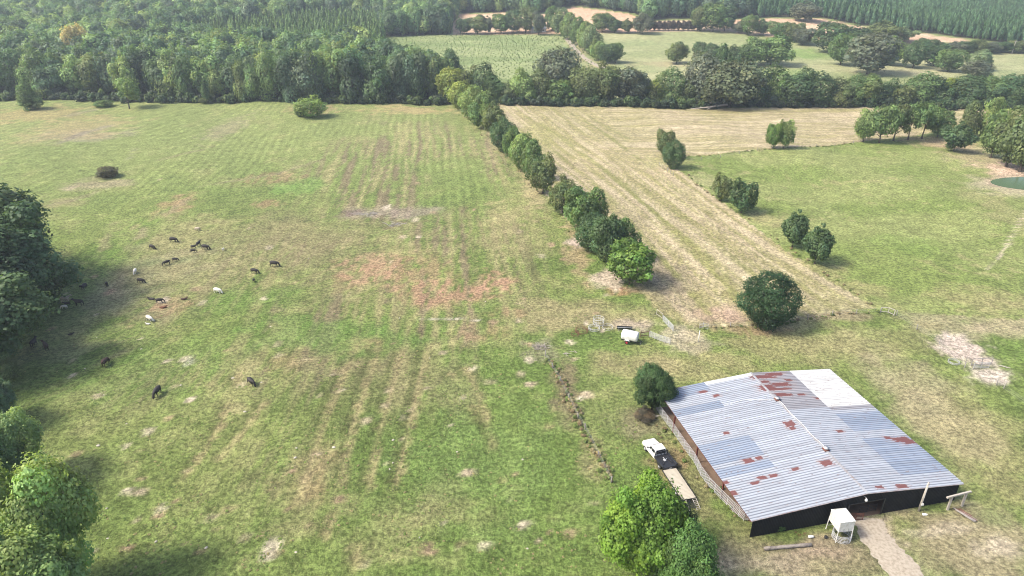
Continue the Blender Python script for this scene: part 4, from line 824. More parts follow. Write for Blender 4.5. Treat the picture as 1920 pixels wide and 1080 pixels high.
def post(px, py, H, rad, m, label, group=None, tilt=(0, 0), name='fence_post', cat='post'):
    p = at(px, py); mb = MB().tube([(0, 0, -.2), (tilt[0] * H * .5, tilt[1] * H * .5, H * .5), (tilt[0] * H, tilt[1] * H, H)], [rad, rad * .96, rad * .88], 8)
    o = mb.build(name, M[m], None, True, label=label, cat=cat, group=group); o.location = p; return o
PN = [(1223, 758), (1241, 784), (1259, 808), (1282, 842), (1301, 868), (1313, 892), (1328, 913), (1350, 936), (1374, 960), (1394, 977), (1408, 977)]
wh = ['at the far back corner of the barn under the small tree', 'between back corner and second red post of the barn', 'just past the second red post, bulging outward', 'leading into the third red post of the barn', 'sagging outward after the third red post',
      'at the deepest bulge between third and fourth red post', 'leading into the fourth and nearest red post', 'just past the nearest red post of the barn', 'next to last before the front barn corner', 'short piece closing the gap at the front barn corner']
for i in range(len(PN) - 1): pipe_panel(at(*PN[i], 0), at(*PN[i + 1], 0), 1.75, 7, 'galv', 'grey pipe corral panel ' + wh[i], 'corral panels closing the open side of the barn', rad=.029)
# gate in the doorway
pa = from_barn(DU0 + .3, .0); pb = from_barn(DU0 + 2.2, -.25); pipe_panel(pa, pb, 1.3, 6, 'rust_steel', 'rusty brown pipe gate in the left half of the barn doorway', name='pipe_gate', cat='gate', rad=.035)
pa = from_barn(DU0 + 2.5, .9); pb = from_barn(DU1 - .2, .9); pipe_panel(pa, pb, 1.3, 5, 'black_paint', 'dark pipe gate deeper in the right half of the barn doorway', name='pipe_gate', cat='gate', rad=.03)
# yard behind
def PP(a, b, *r, **k): return pipe_panel(at(*a), at(*b), *r, **k)
PP((1231, 590), (1242, 599), 1.3, 2, 'old_wood', 'short pale two-rail fence section at the top of the pale gate', name='fence_section', cat='fence', mids=0, rad=.05)
PP((1243, 603), (1262, 622), 1.45, 6, 'galv', 'pale pipe gate standing open behind the white tank trailer', name='pipe_gate', cat='gate', rad=.04)
PP((1217, 632), (1237, 640), 1.4, 7, 'pipe_grey', 'weathered grey panel nearest the brown timber frame', 'weathered panels running from the brown frame', rad=.034)
PP((1237, 640), (1256, 646), 1.4, 7, 'pipe_grey', 'weathered grey panel at the loose right end of the run', 'weathered panels running from the brown frame', rad=.034)
t = empty('timber_frame', at(1201, 633), 0, label='brown H-shaped timber brace beside the white tank trailer', cat='brace'); q = at(1217, 631) - at(1201, 633)
for nm, a, b in (('post', (0, 0, -.2), (0, 0, 1.55)), ('post', (q.x, q.y, -.2), (q.x, q.y, 1.6)), ('rail', (0, 0, 1.15), (q.x, q.y, 1.2)), ('rail', (0, 0, .35), (q.x, q.y, .4))): MB().bar(a, b, .13, .13).build(nm, mat('brown_timber', (.16, .1, .065), .85), t) if nm else 0
post(1309, 641, 2.6, .085, 'white_poly', 'tall pale wooden post standing alone right of the pale gate', tilt=(.02, 0))
PP((1311, 616), (1327, 618), 1.3, 4, 'pipe_grey', 'short wire-thin gate beyond the tall pale post', name='pipe_gate', cat='gate', mids=0, rad=.03)
PP((1651, 586), (1665, 587), 1.25, 2, 'old_wood', 'left half of the pale brace at the corner of the right pasture', 'pale corner brace', name='fence_section', cat='fence', mids=0, rad=.07)
PP((1665, 587), (1676, 592), 1.3, 2, 'old_wood', 'right half of the pale brace at the corner of the right pasture', 'pale corner brace', name='fence_section', cat='fence', mids=0, rad=.07)
PP((1824, 692), (1853, 691), 1.35, 5, 'pipe_grey', 'grey gate standing between the two bare sandy patches', name='pipe_gate', cat='gate', rad=.045)
PP((1820, 686), (1858, 684), 1.5, 2, 'grey_wood', 'high rail behind the gate by the sandy patches', name='fence_section', cat='fence', rad=.06)
post(1760, 646, 1.5, .06, 'grey_wood', 'thin dark post at the upper edge of the larger sandy patch')
post(1810, 681, 1.5, .06, 'grey_wood', 'post left of the gate by the sandy patches'); post(1869, 718, 1.6, .07, 'old_wood', 'left of two pale posts below the smaller sandy patch'); post(1882, 728, 1.5, .09, 'old_wood', 'right and thicker of two pale posts below the smaller sandy patch')
# leaning boards by the sandy gate
p = at(1876, 686); mb = MB(); mb.bar((0, 0, .1), (1.2, -.9, .12), .14, .06); mb.bar((-.3, .1, .1), (.7, -.9, .2), .14, .06); o = mb.build('boards', M['old_wood'], label='two pale loose boards lying right of the sandy gate', cat='boards'); o.location = p
# wire fence along the lane
def wire_fence(pts, label, H=1.2, step=5, m='grey_wood', seed=1):
    P = [at(*q) for q in pts]; r = random.Random(seed); t = empty('wire_fence', P[0], 0, label=label, cat='fence'); tops = []
    pm = MB().tube([(0, 0, -.2), (0, 0, 1.2)], [.095, .08], 6).mesh('post', M[m], True)
    for a, b in zip(P[:-1], P[1:]):
        k = max(1, round((b - a).length / step))
        for j in range(k + (b is P[-1])):
            q = a.lerp(b, j / k); q.z = gz(q.x, q.y); link('post', pm, t, q - P[0], (r.uniform(-.06, .06), r.uniform(-.06, .06), 0), (1, 1, H / 1.2 * r.uniform(.9, 1.15))); tops.append(q - P[0])
    for z in (.35, .7, 1.05):
        mb = MB(); mb.tube([(q.x, q.y, q.z + z * H / 1.2) for q in tops], .008, 4, cap=False); mb.build('wire', M['pipe_grey'], t)
    return t
wire_fence([(1022, 668), (1050, 715), (1084, 785), (1097, 806), (1122, 856), (1146, 905)], 'sagging wire fence with grey posts in the brown weeds along the lane')
wire_fence([(1278, 304), (1420, 283), (1600, 269)], 'wire fence between the cut hay field and the right pasture', step=9)
wire_fence([(1318, 614), (1420, 613), (1560, 592), (1650, 586)], 'wire fence along the foot of the hay field past the round evergreen', step=6)
wire_fence([(1680, 592), (1760, 646), (1808, 690), (1868, 722), (1935, 770)], 'wire fence running from the pale brace past the sandy patches', step=6)
wire_fence([(1236, 310), (1262, 330)], 'short fence stub under the tree pair at the hay field corner', step=3)

# ------------------------------------------------------------------ feed bin with ring feeder
fb = at(1571, 1003, 0); t = empty('feed_bin', fb, BR - .1, label='white square feed bin on four legs in front of the barn doorway', cat='feed bin')
hw, hd, z1, z2 = 1.0, 1.15, 1.75, 3.45
mb = MB(); c = [(-hw, -hd), (hw, -hd), (hw, hd), (-hw, hd)]
mb.add([(*p, z1) for p in c] + [(*p, z2) for p in c], [(0, 1, 5, 4), (1, 2, 6, 5), (2, 3, 7, 6), (3, 0, 4, 7)]); mb.build('bin_body', M['white_paint'], t)
mb = MB(); mb.add([(p[0] * 1.05, p[1] * 1.05, z2 + .01) for p in c] + [(p[0] * .45, p[1] * .45, z2 + .1) for p in c], [(0, 1, 5, 4), (1, 2, 6, 5), (2, 3, 7, 6), (3, 0, 4, 7), (4, 5, 6, 7)]); mb.build('lid', mat('bin_lid', (.8, .8, .77), .5, dirt=(.3, .3, .26), scale=1.4), t)
mb = MB(); mb.add([(p[0] * .99, p[1] * .99, z1 + .01) for p in c] + [(p[0] * .16, p[1] * .16, .75) for p in c], [(0, 4, 5, 1), (1, 5, 6, 2), (2, 6, 7, 3), (3, 7, 4, 0), (4, 7, 6, 5)]); mb.build('hopper', mat('bin_hopper', (.55, .62, .68), .5, dirt=(.42, .47, .52)), t)
for p in c: MB().bar((p[0] * .98, p[1] * .98, z1 + .6), (p[0] * 1.04, p[1] * 1.04, -.1), .09, .09).build('leg', M['white_paint'], t)
for s in (-1, 1): MB().bar((-hw, s * hd, .7), (hw, s * hd, .7), .05, .05).build('brace', M['galv'], t)
for k, x in enumerate((-.3, .35)): MB().box((x, -hd - .02, 2.0), (.1, .03, .45)).build('ladder_rail', M['galv'], t)
def ring_feeder(p, rad, H, m, label, nb=18, group=None, tilt=(0, 0, 0), hoops=(0, .35, .55, 1), solid=False):
    t = empty('ring_feeder', p, 0, label=label, cat='ring feeder', group=group); t.rotation_euler = tilt
    for h in hoops: MB().tube([(rad * math.cos(a * math.pi / 15), rad * math.sin(a * math.pi / 15), .05 + h * H) for a in range(31)], .035, 5, cap=False).build('hoop', M[m], t, True)
    mb = MB()
    for i in range(nb): a = i * 2 * math.pi / nb; mb.tube([(rad * math.cos(a), rad * math.sin(a), .03), (rad * .98 * math.cos(a + .08), rad * .98 * math.sin(a + .08), H + .05)], .022, 4)
    mb.build('bars', M[m], t)
    return t
ring_feeder(at(1577, 1008, 0), 1.15, .95, 'galv', 'grey ring feeder standing under the hopper of the feed bin', hoops=(0, .25, .5, .75, 1))
ring_feeder(at(1122, 606), 1.15, 1.15, 'galv', 'upright pale ring feeder, topmost of the three in the yard')
ring_feeder(at(1114, 617), 1.15, .5, 'galv', 'low grey ring feeder lying left below the pale upright one', hoops=(0, .6, 1)); ring_feeder(at(1139, 615), 1.1, .35, 'pipe_grey', 'faint grey ring feeder lying right of the other two', hoops=(0, 1), nb=8)
ring_feeder(at(1090, 622), 1.25, .8, 'rust_steel', 'rusty red ring feeder at the left end of the yard', nb=14, tilt=(.12, .1, 0)); ring_feeder(at(1078, 628), .8, .4, 'rust_steel', 'small rusty hoop lying beside the red ring feeder', hoops=(0, 1), nb=6, tilt=(.1, 0, 0))
ring_feeder(at(1788, 680), .95, .35, 'pipe_grey', 'crushed grey wire ring on the sandy patch', hoops=(0, .5, 1), nb=16)
# feed trough
p = at(1171, 619); t = empty('feed_trough', p, -.1, label='long dark steel feed trough behind the white tank trailer', cat='trough')
mb = MB(); W = 1.55
prof = [(-.38, .75), (-.25, .38), (.25, .38), (.38, .75), (.34, .75), (.22, .42), (-.22, .42), (-.34, .75)]
V = [(-W, a, b) for a, b in prof] + [(W, a, b) for a, b in prof]; mb.add(V, [(i, (i + 1) % 8, (i + 1) % 8 + 8, i + 8) for i in range(8)]); mb.box((-W, 0, .56), (.03, .7, .38)); mb.box((W, 0, .56), (.03, .7, .38)); mb.build('basin', M['black_paint'], t)
for s in (-1, 1): mb = MB(); mb.bar((s * 1.2, -.35, 0), (s * 1.2, -.25, .5), .06, .06); mb.bar((s * 1.2, .35, 0), (s * 1.2, .25, .5), .06, .06); mb.build('leg', M['galv'], t)
MB().tube([(-W, -.4, .8), (W, -.4, .8)], .04, 6).build('rim', M['galv'], t)

# ------------------------------------------------------------------ white tank trailer
p = at(1183, 643); t = empty('tank_trailer', p, -.42, label='small white rounded tank trailer with a red wheel in the yard', cat='trailer'); t.location = p + Vector((-.15, .3, 0)); t.scale = (1.08, 1.15, 1.2)
prof = []
for k in range(20):
    a = 2 * math.pi * k / 20; cx, cz = math.cos(a), math.sin(a); prof.append((math.copysign(abs(cx) ** .55, cx), math.copysign(abs(cz) ** .6, cz)))
mb = MB(); rings = [(-1.55, .86, .0), (-1.45, .97, 0), (-1.3, 1.0, 0), (1.05, 1.0, 0), (1.28, .95, 0), (1.42, .84, -.02)]
V = [(x, c_[0] * .88 * s, 1.28 + c_[1] * .72 * s + dz) for x, s, dz in rings for c_ in prof]; n20 = 20
Fc = [(i * n20 + j, i * n20 + (j + 1) % n20, (i + 1) * n20 + (j + 1) % n20, (i + 1) * n20 + j)[::-1] for i in range(len(rings) - 1) for j in range(n20)] + [tuple(range(20)), tuple(range(100, 120))[::-1]]
mb.add(V, Fc); mb.build('tank', M['white_poly'], t, True)
mb = MB(); 
for s in (-.6, .6): mb.bar((-1.5, s, .52), (1.4, s, .52), .1, .12)
mb.bar((1.35, .6, .52), (2.3, 0, .5), .08, .1); mb.bar((1.35, -.6, .52), (2.3, 0, .5), .08, .1); mb.build('chassis', M['black_paint'], t)
def wheel(parent, loc, rad=.36, w_=.22, rim='galv', name='wheel', axis='y'):
    mb = MB(); mb.tube([(0, -w_ / 2, 0), (0, -w_ * .42, 0), (0, w_ * .42, 0), (0, w_ / 2, 0)], [rad * .9, rad, rad, rad * .9], 18); o = mb.build(name, M['rubber'], parent, True); o.location = loc
    for s in (-1, 1): MB().tube([(0, s * (w_ / 2 - .01), 0), (0, s * (w_ / 2 + .015), 0)], [rad * .56, rad * .5], 12).build('rim', M[rim], o)
    return o
for s in (-1, 1):
    wheel(t, (-.35, s * .95, .36), rim='red_paint')
    MB().prism([(-.85, .62), (-.72, .8), (.02, .8), (.15, .62), (.1, .62), (-.02, .76), (-.68, .76), (-.8, .62)], s * .82, s * 1.1).build('fender', M['white_paint'], t)
MB().tube([(2.0, 0, .5), (2.0, 0, 0)], .04, 6).build('jack', M['white_paint'], t)
MB().tube([(-.3, 0, 1.95), (-.3, 0, 2.08)], [.24, .22], 12).build('lid', M['white_poly'], t)

# ------------------------------------------------------------------ pickup and flatbed trailer
f_ = at(1214, 836, 0); r_ = at(1257, 889, 0); dr = (f_ - r_); ang = math.atan2(dr.y, dr.x)
f_ = at(1216, 828, .8); r_ = at(1256, 876, .9); ctr = (f_ + r_) / 2; dr = f_ - r_; ang = math.atan2(dr.y, dr.x)
t = empty('pickup_truck', (ctr.x, ctr.y, 0), ang, label='white crew cab pickup with a black flatbed, parked on the grass with a trailer', cat='pickup truck')
t.scale = (1.13, 1.13, 1.13)
def loft(secs, name, m, parent, smooth=False, bevel=0):
    """secs: list of (x, half-width bottom, half-width top, z bottom, z top)"""
    mb = MB(); V = []
    for x, wb, wt, zb, zt in secs: V += [(x, -wb, zb), (x, wb, zb), (x, wb, zb + (zt - zb) * .72), (x, wt, zt), (x, -wt, zt), (x, -wb, zb + (zt - zb) * .72)]
    Fc = [tuple(range(6))[::-1] if secs[0][0] < secs[-1][0] else tuple(range(6))]
    for i in range(len(secs) - 1):
        for j in range(6): a = i * 6 + j; b = i * 6 + (j + 1) % 6; Fc.append((a, b, b + 6, a + 6))
    Fc.append(tuple(range((len(secs) - 1) * 6, len(secs) * 6))); mb.add(V, Fc); return mb.build(name, m, parent, smooth, bevel)
loft([(-.45, .95, .93, .55, 1.18), (1.6, .97, .94, .5, 1.2), (1.75, .97, .9, .5, 1.2), (2.8, .95, .84, .52, 1.1), (2.98, .88, .74, .58, 1.0)], 'body', M['white_paint'], t, bevel=.05)
mb = MB(); mb.add([(-.42, -.9, 1.17), (1.55, -.9, 1.17), (1.55, .9, 1.17), (-.42, .9, 1.17), (-.3, -.76, 1.78), (.82, -.76, 1.78), (.82, .76, 1.78), (-.3, .76, 1.78), (-.36, -.86, 1.4), (-.36, .86, 1.4)], [(0, 1, 5, 4), (2, 3, 7, 6), (1, 2, 6, 5), (3, 0, 4, 7), (4, 5, 6, 7)]); mb.build('cab', M['white_paint'], t, bevel=.04)
def quad(parent, name, m, P, Q=None): 
    mb = MB(); mb.add(P, [tuple(range(len(P)))]); o = mb.build(name, M[m], parent); sl_ = o.modifiers.new('thickness', 'SOLIDIFY'); sl_.thickness = .012; sl_.offset = 0; return o
quad(t, 'windshield', 'glass_dark', [(1.49, -.8, 1.25), (1.49, .8, 1.25), (.92, .7, 1.745), (.92, -.7, 1.745)])
quad(t, 'rear_window', 'glass_dark', [(-.435, -.72, 1.3), (-.435, .72, 1.3), (-.335, .64, 1.7), (-.335, -.64, 1.7)])
for s in (-1, 1):
    quad(t, 'side_window', 'glass_dark', [(1.22, s * .885, 1.25), (.56, s * .885, 1.25), (.6, s * .80, 1.66), (.84, s * .80, 1.66)]); quad(t, 'side_window', 'glass_dark', [(.46, s * .885, 1.25), (-.26, s * .885, 1.25), (-.2, s * .80, 1.66), (.48, s * .80, 1.66)])
    MB().box((1.2, s * 1.06, 1.28), (.12, .2, .2)).build('mirror', M['black_paint'], t, bevel=.03)
    wheel(t, (2.05, s * .85, .39), .39, .26); wheel(t, (-1.75, s * .85, .39), .39, .26)
    MB().box((2.94, s * .66, .85), (.1, .28, .16)).build('headlight', M['glass_dark'], t, bevel=.02)
    MB().box((-2.96, s * .75, .82), (.05, .2, .1)).build('tail_light', M['red_paint'], t)
    MB().prism([(-2.35, .8), (-2.1, .93), (-1.4, .93), (-1.15, .8), (-1.2, .5), (-2.3, .5)], s * .93, s * 1.04).build('fender', M['black_paint'], t)
MB().box((3.0, 0, .82), (.06, 1.0, .26)).build('grille', M['black_paint'], t); MB().box((3.04, 0, .56), (.16, 1.7, .2)).build('bumper', M['galv'], t, bevel=.03)
mb = MB(); mb.box((-1.72, 0, .93), (2.5, 2.12, .12)); mb.box((-1.72, -.35, .7), (2.6, .1, .22)); mb.box((-1.72, .35, .7), (2.6, .1, .22)); mb.box((-2.96, 0, .72), (.08, 1.9, .34)); mb.build('flatbed', M['black_paint'], t, bevel=.012)
for s in (-1, 1): MB().box((-1.7, s * 1.0, 1.03), (2.3, .22, .16)).build('side_box', M['black_paint'], t, bevel=.02)
mb = MB(); mb.box((-.52, 0, 1.62), (.07, 1.9, .07)); mb.box((-.52, 0, 1.3), (.06, 1.9, .05))
for y in (-.95, -.5, 0, .5, .95): mb.box((-.52, y, 1.28), (.06, .06, .7))
mb.build('headache_rack', M['black_paint'], t)
for s in (-1, 1):
    mb = MB(); mb.bar((-1.0, s * .25, 1.02), (-2.35, s * .62, 1.12), .1, .1); mb.build('bale_arm', M['black_paint'], t)
mb = MB(); mb.bar((-1.1, .05, 1.1), (-2.0, .12, 1.2), .07, .07); mb.bar((-1.5, -.25, 1.1), (-1.9, .35, 1.18), .09, .05); mb.box((-1.7, .2, 1.12), (.3, .2, .12)); mb.build('hydraulic_ram', M['galv'], t)
MB().box((-3.1, 0, .5), (.3, .1, .08)).build('hitch', M['black_paint'], t)
MB().box((-2.99, 0, .78), (.03, .34, .16)).build('number_plate', M['white_poly'], t)
a = at(1255, 880, .75); b = at(1292, 936, .75); c = (a + b) / 2; d = b - a; LL = d.length; TW = 2.25
u_ = Vector((math.cos(ang), math.sin(ang), 0)); ta = math.atan2(-d.y, -d.x)
t = empty('flatbed_trailer', (c.x, c.y, 0), ta, label='long flatbed trailer with a pale plank deck and folding ramps behind the pickup', cat='trailer')
npk = int(LL / .24); pm = MB().box((0, 0, 0), (LL / npk - .02, TW - .12, .05)).mesh('plank', M['deck_wood'])
for i in range(npk):
    o = link('plank', pm, t, (-LL / 2 + (i + .5) * LL / npk, random.uniform(-.01, .01), .78 + random.uniform(-.004, .004)))
mb = MB()
for s in (-1, 1): mb.box((0, s * (TW / 2 - .02), .75), (LL + .04, .07, .16)); mb.box((0, s * .5, .66), (LL, .08, .14))
mb.box((LL / 2, 0, .75), (.08, TW, .16)); mb.box((-LL / 2, 0, .75), (.08, TW, .16)); mb.bar((LL / 2, .7, .68), (LL / 2 + .9, 0, .55), .08, .1); mb.bar((LL / 2, -.7, .68), (LL / 2 + .9, 0, .55), .08, .1); mb.build('frame', M['black_paint'], t)
for s in (-1, 1):
    for x in (-.9, 0.05): wheel(t, (x - .3, s * .92, .35), .35, .2)
for s in (-1, 1):
    R0 = (-LL / 2 - .03, s * .78, .72); R1 = (-LL / 2 - 1.45, s * .78, .1)
    q = empty('ramp', R0, 0); q.parent = t; dv = Vector(R1) - Vector(R0)
    mb = MB()
    for e in (-.27, .27): mb.bar((0, e, 0), (dv.x, e, dv.z), .07, .07)
    for k in range(7): tt = k / 6; mb.bar((dv.x * tt, -.27, dv.z * tt), (dv.x * tt, .27, dv.z * tt), .05, .05)
    o = mb.build('ramp', M['old_wood'] if s else M['black_paint'], t); o.location = R0; bpy.data.objects.remove(q)
mb = MB()
for k in range(9): mb.box((-LL / 2 - .15 - k * .13, 0, .62 - k * .04), (.05, .95, .04))
for e in (-.47, .47, 0): mb.bar((-LL / 2, e, .66), (-LL / 2 - 1.25, e, .3), .05, .05)
mb.build('dovetail', M['black_paint'], t)

# ------------------------------------------------------------------ things in front of and beside the barn
a = at(1433, 1029, .2); b = at(1521, 1021, .2); d = (b - a)
mb = MB(); mb.tube([d * (i / 10) + Vector((0, 0, .02 * math.sin(i * 2))) for i in range(11)], [.24 + .02 * math.sin(i * 1.7) for i in range(11)], 12); o = mb.build('log', M['log_bark'], None, True, label='long grey log lying on the grass in front of the barn', cat='log'); o.location = (a.x, a.y, .22)
pb = at(1722, 958, 0); H = height_to(pb, 905)
t = empty('utility_pole', pb, 0, label='leaning grey wooden pole against the front of the barn with a small white fitting', cat='pole')
MB().tube([(0, 0, -.2), (0.05, 0.02, H * .5), (.1, .04, H)], [.15, .135, .11], 9).build('pole', M['old_wood'], t, True); MB().box((.1, -.2, 1.35), (.3, .16, .34)).build('meter_box', M['white_paint'], t, bevel=.03); MB().tube([(.1, -.1, 1.4), (.12, -.1, H - .3)], .03, 6).build('conduit', M['galv'], t); MB().bar((-.1, -.1, H - .15), (.5, .1, H - .1), .06, .06).build('bracket', M['galv'], t)
a = at(1776, 956, 0); b = at(1803, 949, 0)
t = empty('timber_frame', a, 0, label='whitewashed goalpost-like timber frame at the right front corner of the barn', cat='frame'); d = b - a
H1 = height_to(a, 932); 
for nm, p, q in (('post', (0, 0, -.1), (0, 0, H1)), ('post', (d.x, d.y, -.1), (d.x, d.y, H1)), ('beam', (-d.x * .35, -d.y * .35, H1 + .12), (d.x * 1.3, d.y * 1.3, H1 + .14))): MB().bar(p, q, .24, .24).build(nm, M['old_wood'], t)
r = random.Random(4); a = at(1790, 954, 0); b = at(1826, 976, 0)
t = empty('pole_pile', a, 0, label='untidy pile of dark poles and scrap at the right front of the barn', cat='scrap pile')
for i in range(9):
    off = Vector((r.uniform(-.35, .35), r.uniform(-.35, .35), 0)); L0 = (b - a) * r.uniform(.0, .2); L1 = (b - a) * r.uniform(.75, 1.08)
    MB().tube([L0 + off + Vector((0, 0, .1 + .06 * (i % 3))), L1 + off * r.uniform(.6, 1.4) + Vector((0, 0, .12 + .07 * (i % 3)))], r.uniform(.06, .13), 7).build('log', M[('log_bark', 'rust_steel', 'grey_wood')[i % 3]], t, True)
# loose items
p = at(1520, 1008, 0); mb = MB(); mb.tube([(-.38, 0, .18), (-.3, 0, .18), (.3, 0, .18), (.38, 0, .18)], [.1, .18, .18, .08], 12); o = mb.build('plastic_drum', M['white_poly'], None, True, label='small white plastic drum lying in the weeds between log and feed bin', cat='drum'); o.location = p; o.rotation_euler = (0, 0, .1)
p = at(1548, 1009, 0); mb = MB(); mb.tube([(0, 0, 0), (0, 0, .34)], [.17, .21], 12); mb.tube([(-.2, 0, .34), (0, 0, .5), (.2, 0, .34)], .012, 4); o = mb.build('bucket', M['black_paint'], None, True, label='small black bucket left of the ring feeder under the feed bin', cat='bucket'); o.location = p
p = at(1733, 966, 0); mb = MB(); mb.box((0, 0, .13), (.5, .3, .24)); mb.box((.3, .12, .05), (.4, .2, .1)); o = mb.build('crate', M['white_poly'], None, label='small whitish crate on the ground right of the leaning pole', cat='crate', bevel=.02); o.location = p
mb = MB(); r = random.Random(8)
for i in range(16): a = Vector((r.uniform(-.9, .9), r.uniform(-.4, .4), .05)); mb.tube([a, a + Vector((r.uniform(-.6, .6), r.uniform(-.3, .3), r.uniform(.1, .5)))], .02, 4)
o = mb.build('wire_scrap', M['rust_steel'], label='tangle of rusty wire in the weeds beside the white drum', cat='scrap'); o.location = at(1503, 1004, 0)
# right side of the barn: black tank, red drum, trailer tongue
p = from_barn(BL + .9, 25.2); mb = MB(); mb.tube([(0, 0, 0), (0, 0, 1.0), (0, 0, 1.25), (0, 0, 1.35)], [.85, .85, .7, .2], 18); o = mb.build('water_tank', M['black_paint'], None, True, label='squat black tank against the far right side of the barn', cat='tank'); o.location = p
p = from_barn(BL + .85, 23.0); mb = MB(); mb.tube([(0, 0, 0), (0, 0, .3), (0, 0, .32), (0, 0, .88)], [.42, .42, .45, .42], 16); o = mb.build('drum', M['red_paint'], None, True, label='red drum beside the black tank on the right side of the barn', cat='drum'); o.location = p
p = from_barn(BL + .2, 19.4); t = empty('implement_frame', p, BR + .15, label='black steel A-frame drawbar poking out from the right side of the barn', cat='implement')
mb = MB(); mb.bar((0, .55, .5), (1.9, .1, .45), .12, .12); mb.bar((0, -.55, .5), (1.9, -.1, .45), .12, .12); mb.bar((0, -.6, .5), (0, .6, .5), .12, .12); mb.build('drawbar', M['black_paint'], t); MB().tube([(1.7, 0, .45), (1.7, 0, 0)], .05, 8).build('jack', M['black_paint'], t)
# dead brush
def brush(px, py, R0, n, H, label, m='dead_wood', seed=1, name='brush_pile', flat=.6, rad=.03):
    r = random.Random(seed); mb = MB()
    for i in range(n):
        a = r.uniform(0, 6.28); s = Vector((math.cos(a), math.sin(a) * flat, 0)) * R0 * r.random() ** .6; s.z = r.uniform(0, H * .4); b = r.uniform(0, 6.28); L_ = R0 * r.uniform(.3, .9)
        e = s + Vector((math.cos(b) * L_, math.sin(b) * L_ * .7, r.uniform(0, H))); mid_ = s.lerp(e, .5) + Vector((r.uniform(-.1, .1), r.uniform(-.1, .1), r.uniform(-.05, .15)))
        mb.tube([s, mid_, e], [rad * r.uniform(.8, 1.5), rad, rad * .3], 4)
    o = mb.build(name, M[m], label=label, cat='brush'); o.location = at(px, py); return o
brush(1012, 652, 1.7, 70, .7, 'grey heap of dead brush at the corner where the lane fence begins', seed=2, rad=.035)
brush(1066, 661, 2.6, 8, .15, 'bleached fallen branches lying on the grass right of the brush heap', seed=3, flat=.3, rad=.05)
brush(1210, 785, 1.8, 60, .9, 'dark dead twigs tangled beneath the small tree behind the barn', 'grey_wood', 4)
brush(690, 402, 3.4, 40, .3, 'dark flattened brush on the bare spot in mid pasture', 'grey_wood', 5, flat=.4, rad=.05)
brush(742, 422, 2.6, 40, .5, 'tangle of grey dead branches in mid pasture right of the dark flattened brush', 'grey_wood', 6, rad=.05)
p = at(1022, 668); 
# fallen limb of the oak
p = at(1356, 203); mb = MB(); mb.tube([(2, 0, 1.8), (-2, -1, 1.6), (-7, -2, 1.0), (-12, -2, .5), (-17, -3, .3)], [.6, .55, .45, .3, .15], 8); mb.tube([(-2, -1, 1.6), (-6, 1, 2.6), (-10, 1, 2.2)], [.4, .3, .1], 6); mb.tube([(-6, -1.8, 1.1), (-9, -4, .3)], [.3, .1], 6)
o = mb.build('fallen_limb', M['dead_wood'], None, True, label='pale broken limb resting on the ground under the great oak', cat='limb'); o.location = p
# far pole and house
p = at(1897, 101); H = height_to(p, 76); t = empty('utility_pole', p, 0, label='pale utility pole leaning in the far field near the right edge', cat='pole'); MB().tube([(0, 0, -.3), (.3, 0, H)], [.32, .24], 8).build('pole', M['old_wood'], t); MB().bar((-.9, 0, H - .8), (1.5, 0, H - .8), .2, .2).build('crossarm', M['old_wood'], t)
p = at(1008, 60); t = empty('farmhouse', p, .3, label='small white farmhouse half hidden among trees behind the far green field', cat='house')
mb = MB(); mb.box((0, 0, 1.6), (13, 8, 3.2)); mb.build('wall', M['white_paint'], t)
mb = MB(); mb.add([(-7, -4.6, 3.1), (7, -4.6, 3.1), (7, 0, 5.3), (-7, 0, 5.3), (-7, 4.6, 3.1), (7, 4.6, 3.1)], [(0, 1, 2, 3), (3, 2, 5, 4), (0, 3, 4), (1, 5, 2)]); mb.build('roof', mat('house_roof', (.5, .52, .55), .6), t)
for x in (-4, 0, 4): MB().box((x, -4.02, 1.7), (1.3, .08, 1.3)).build('window', M['glass_dark'], t)

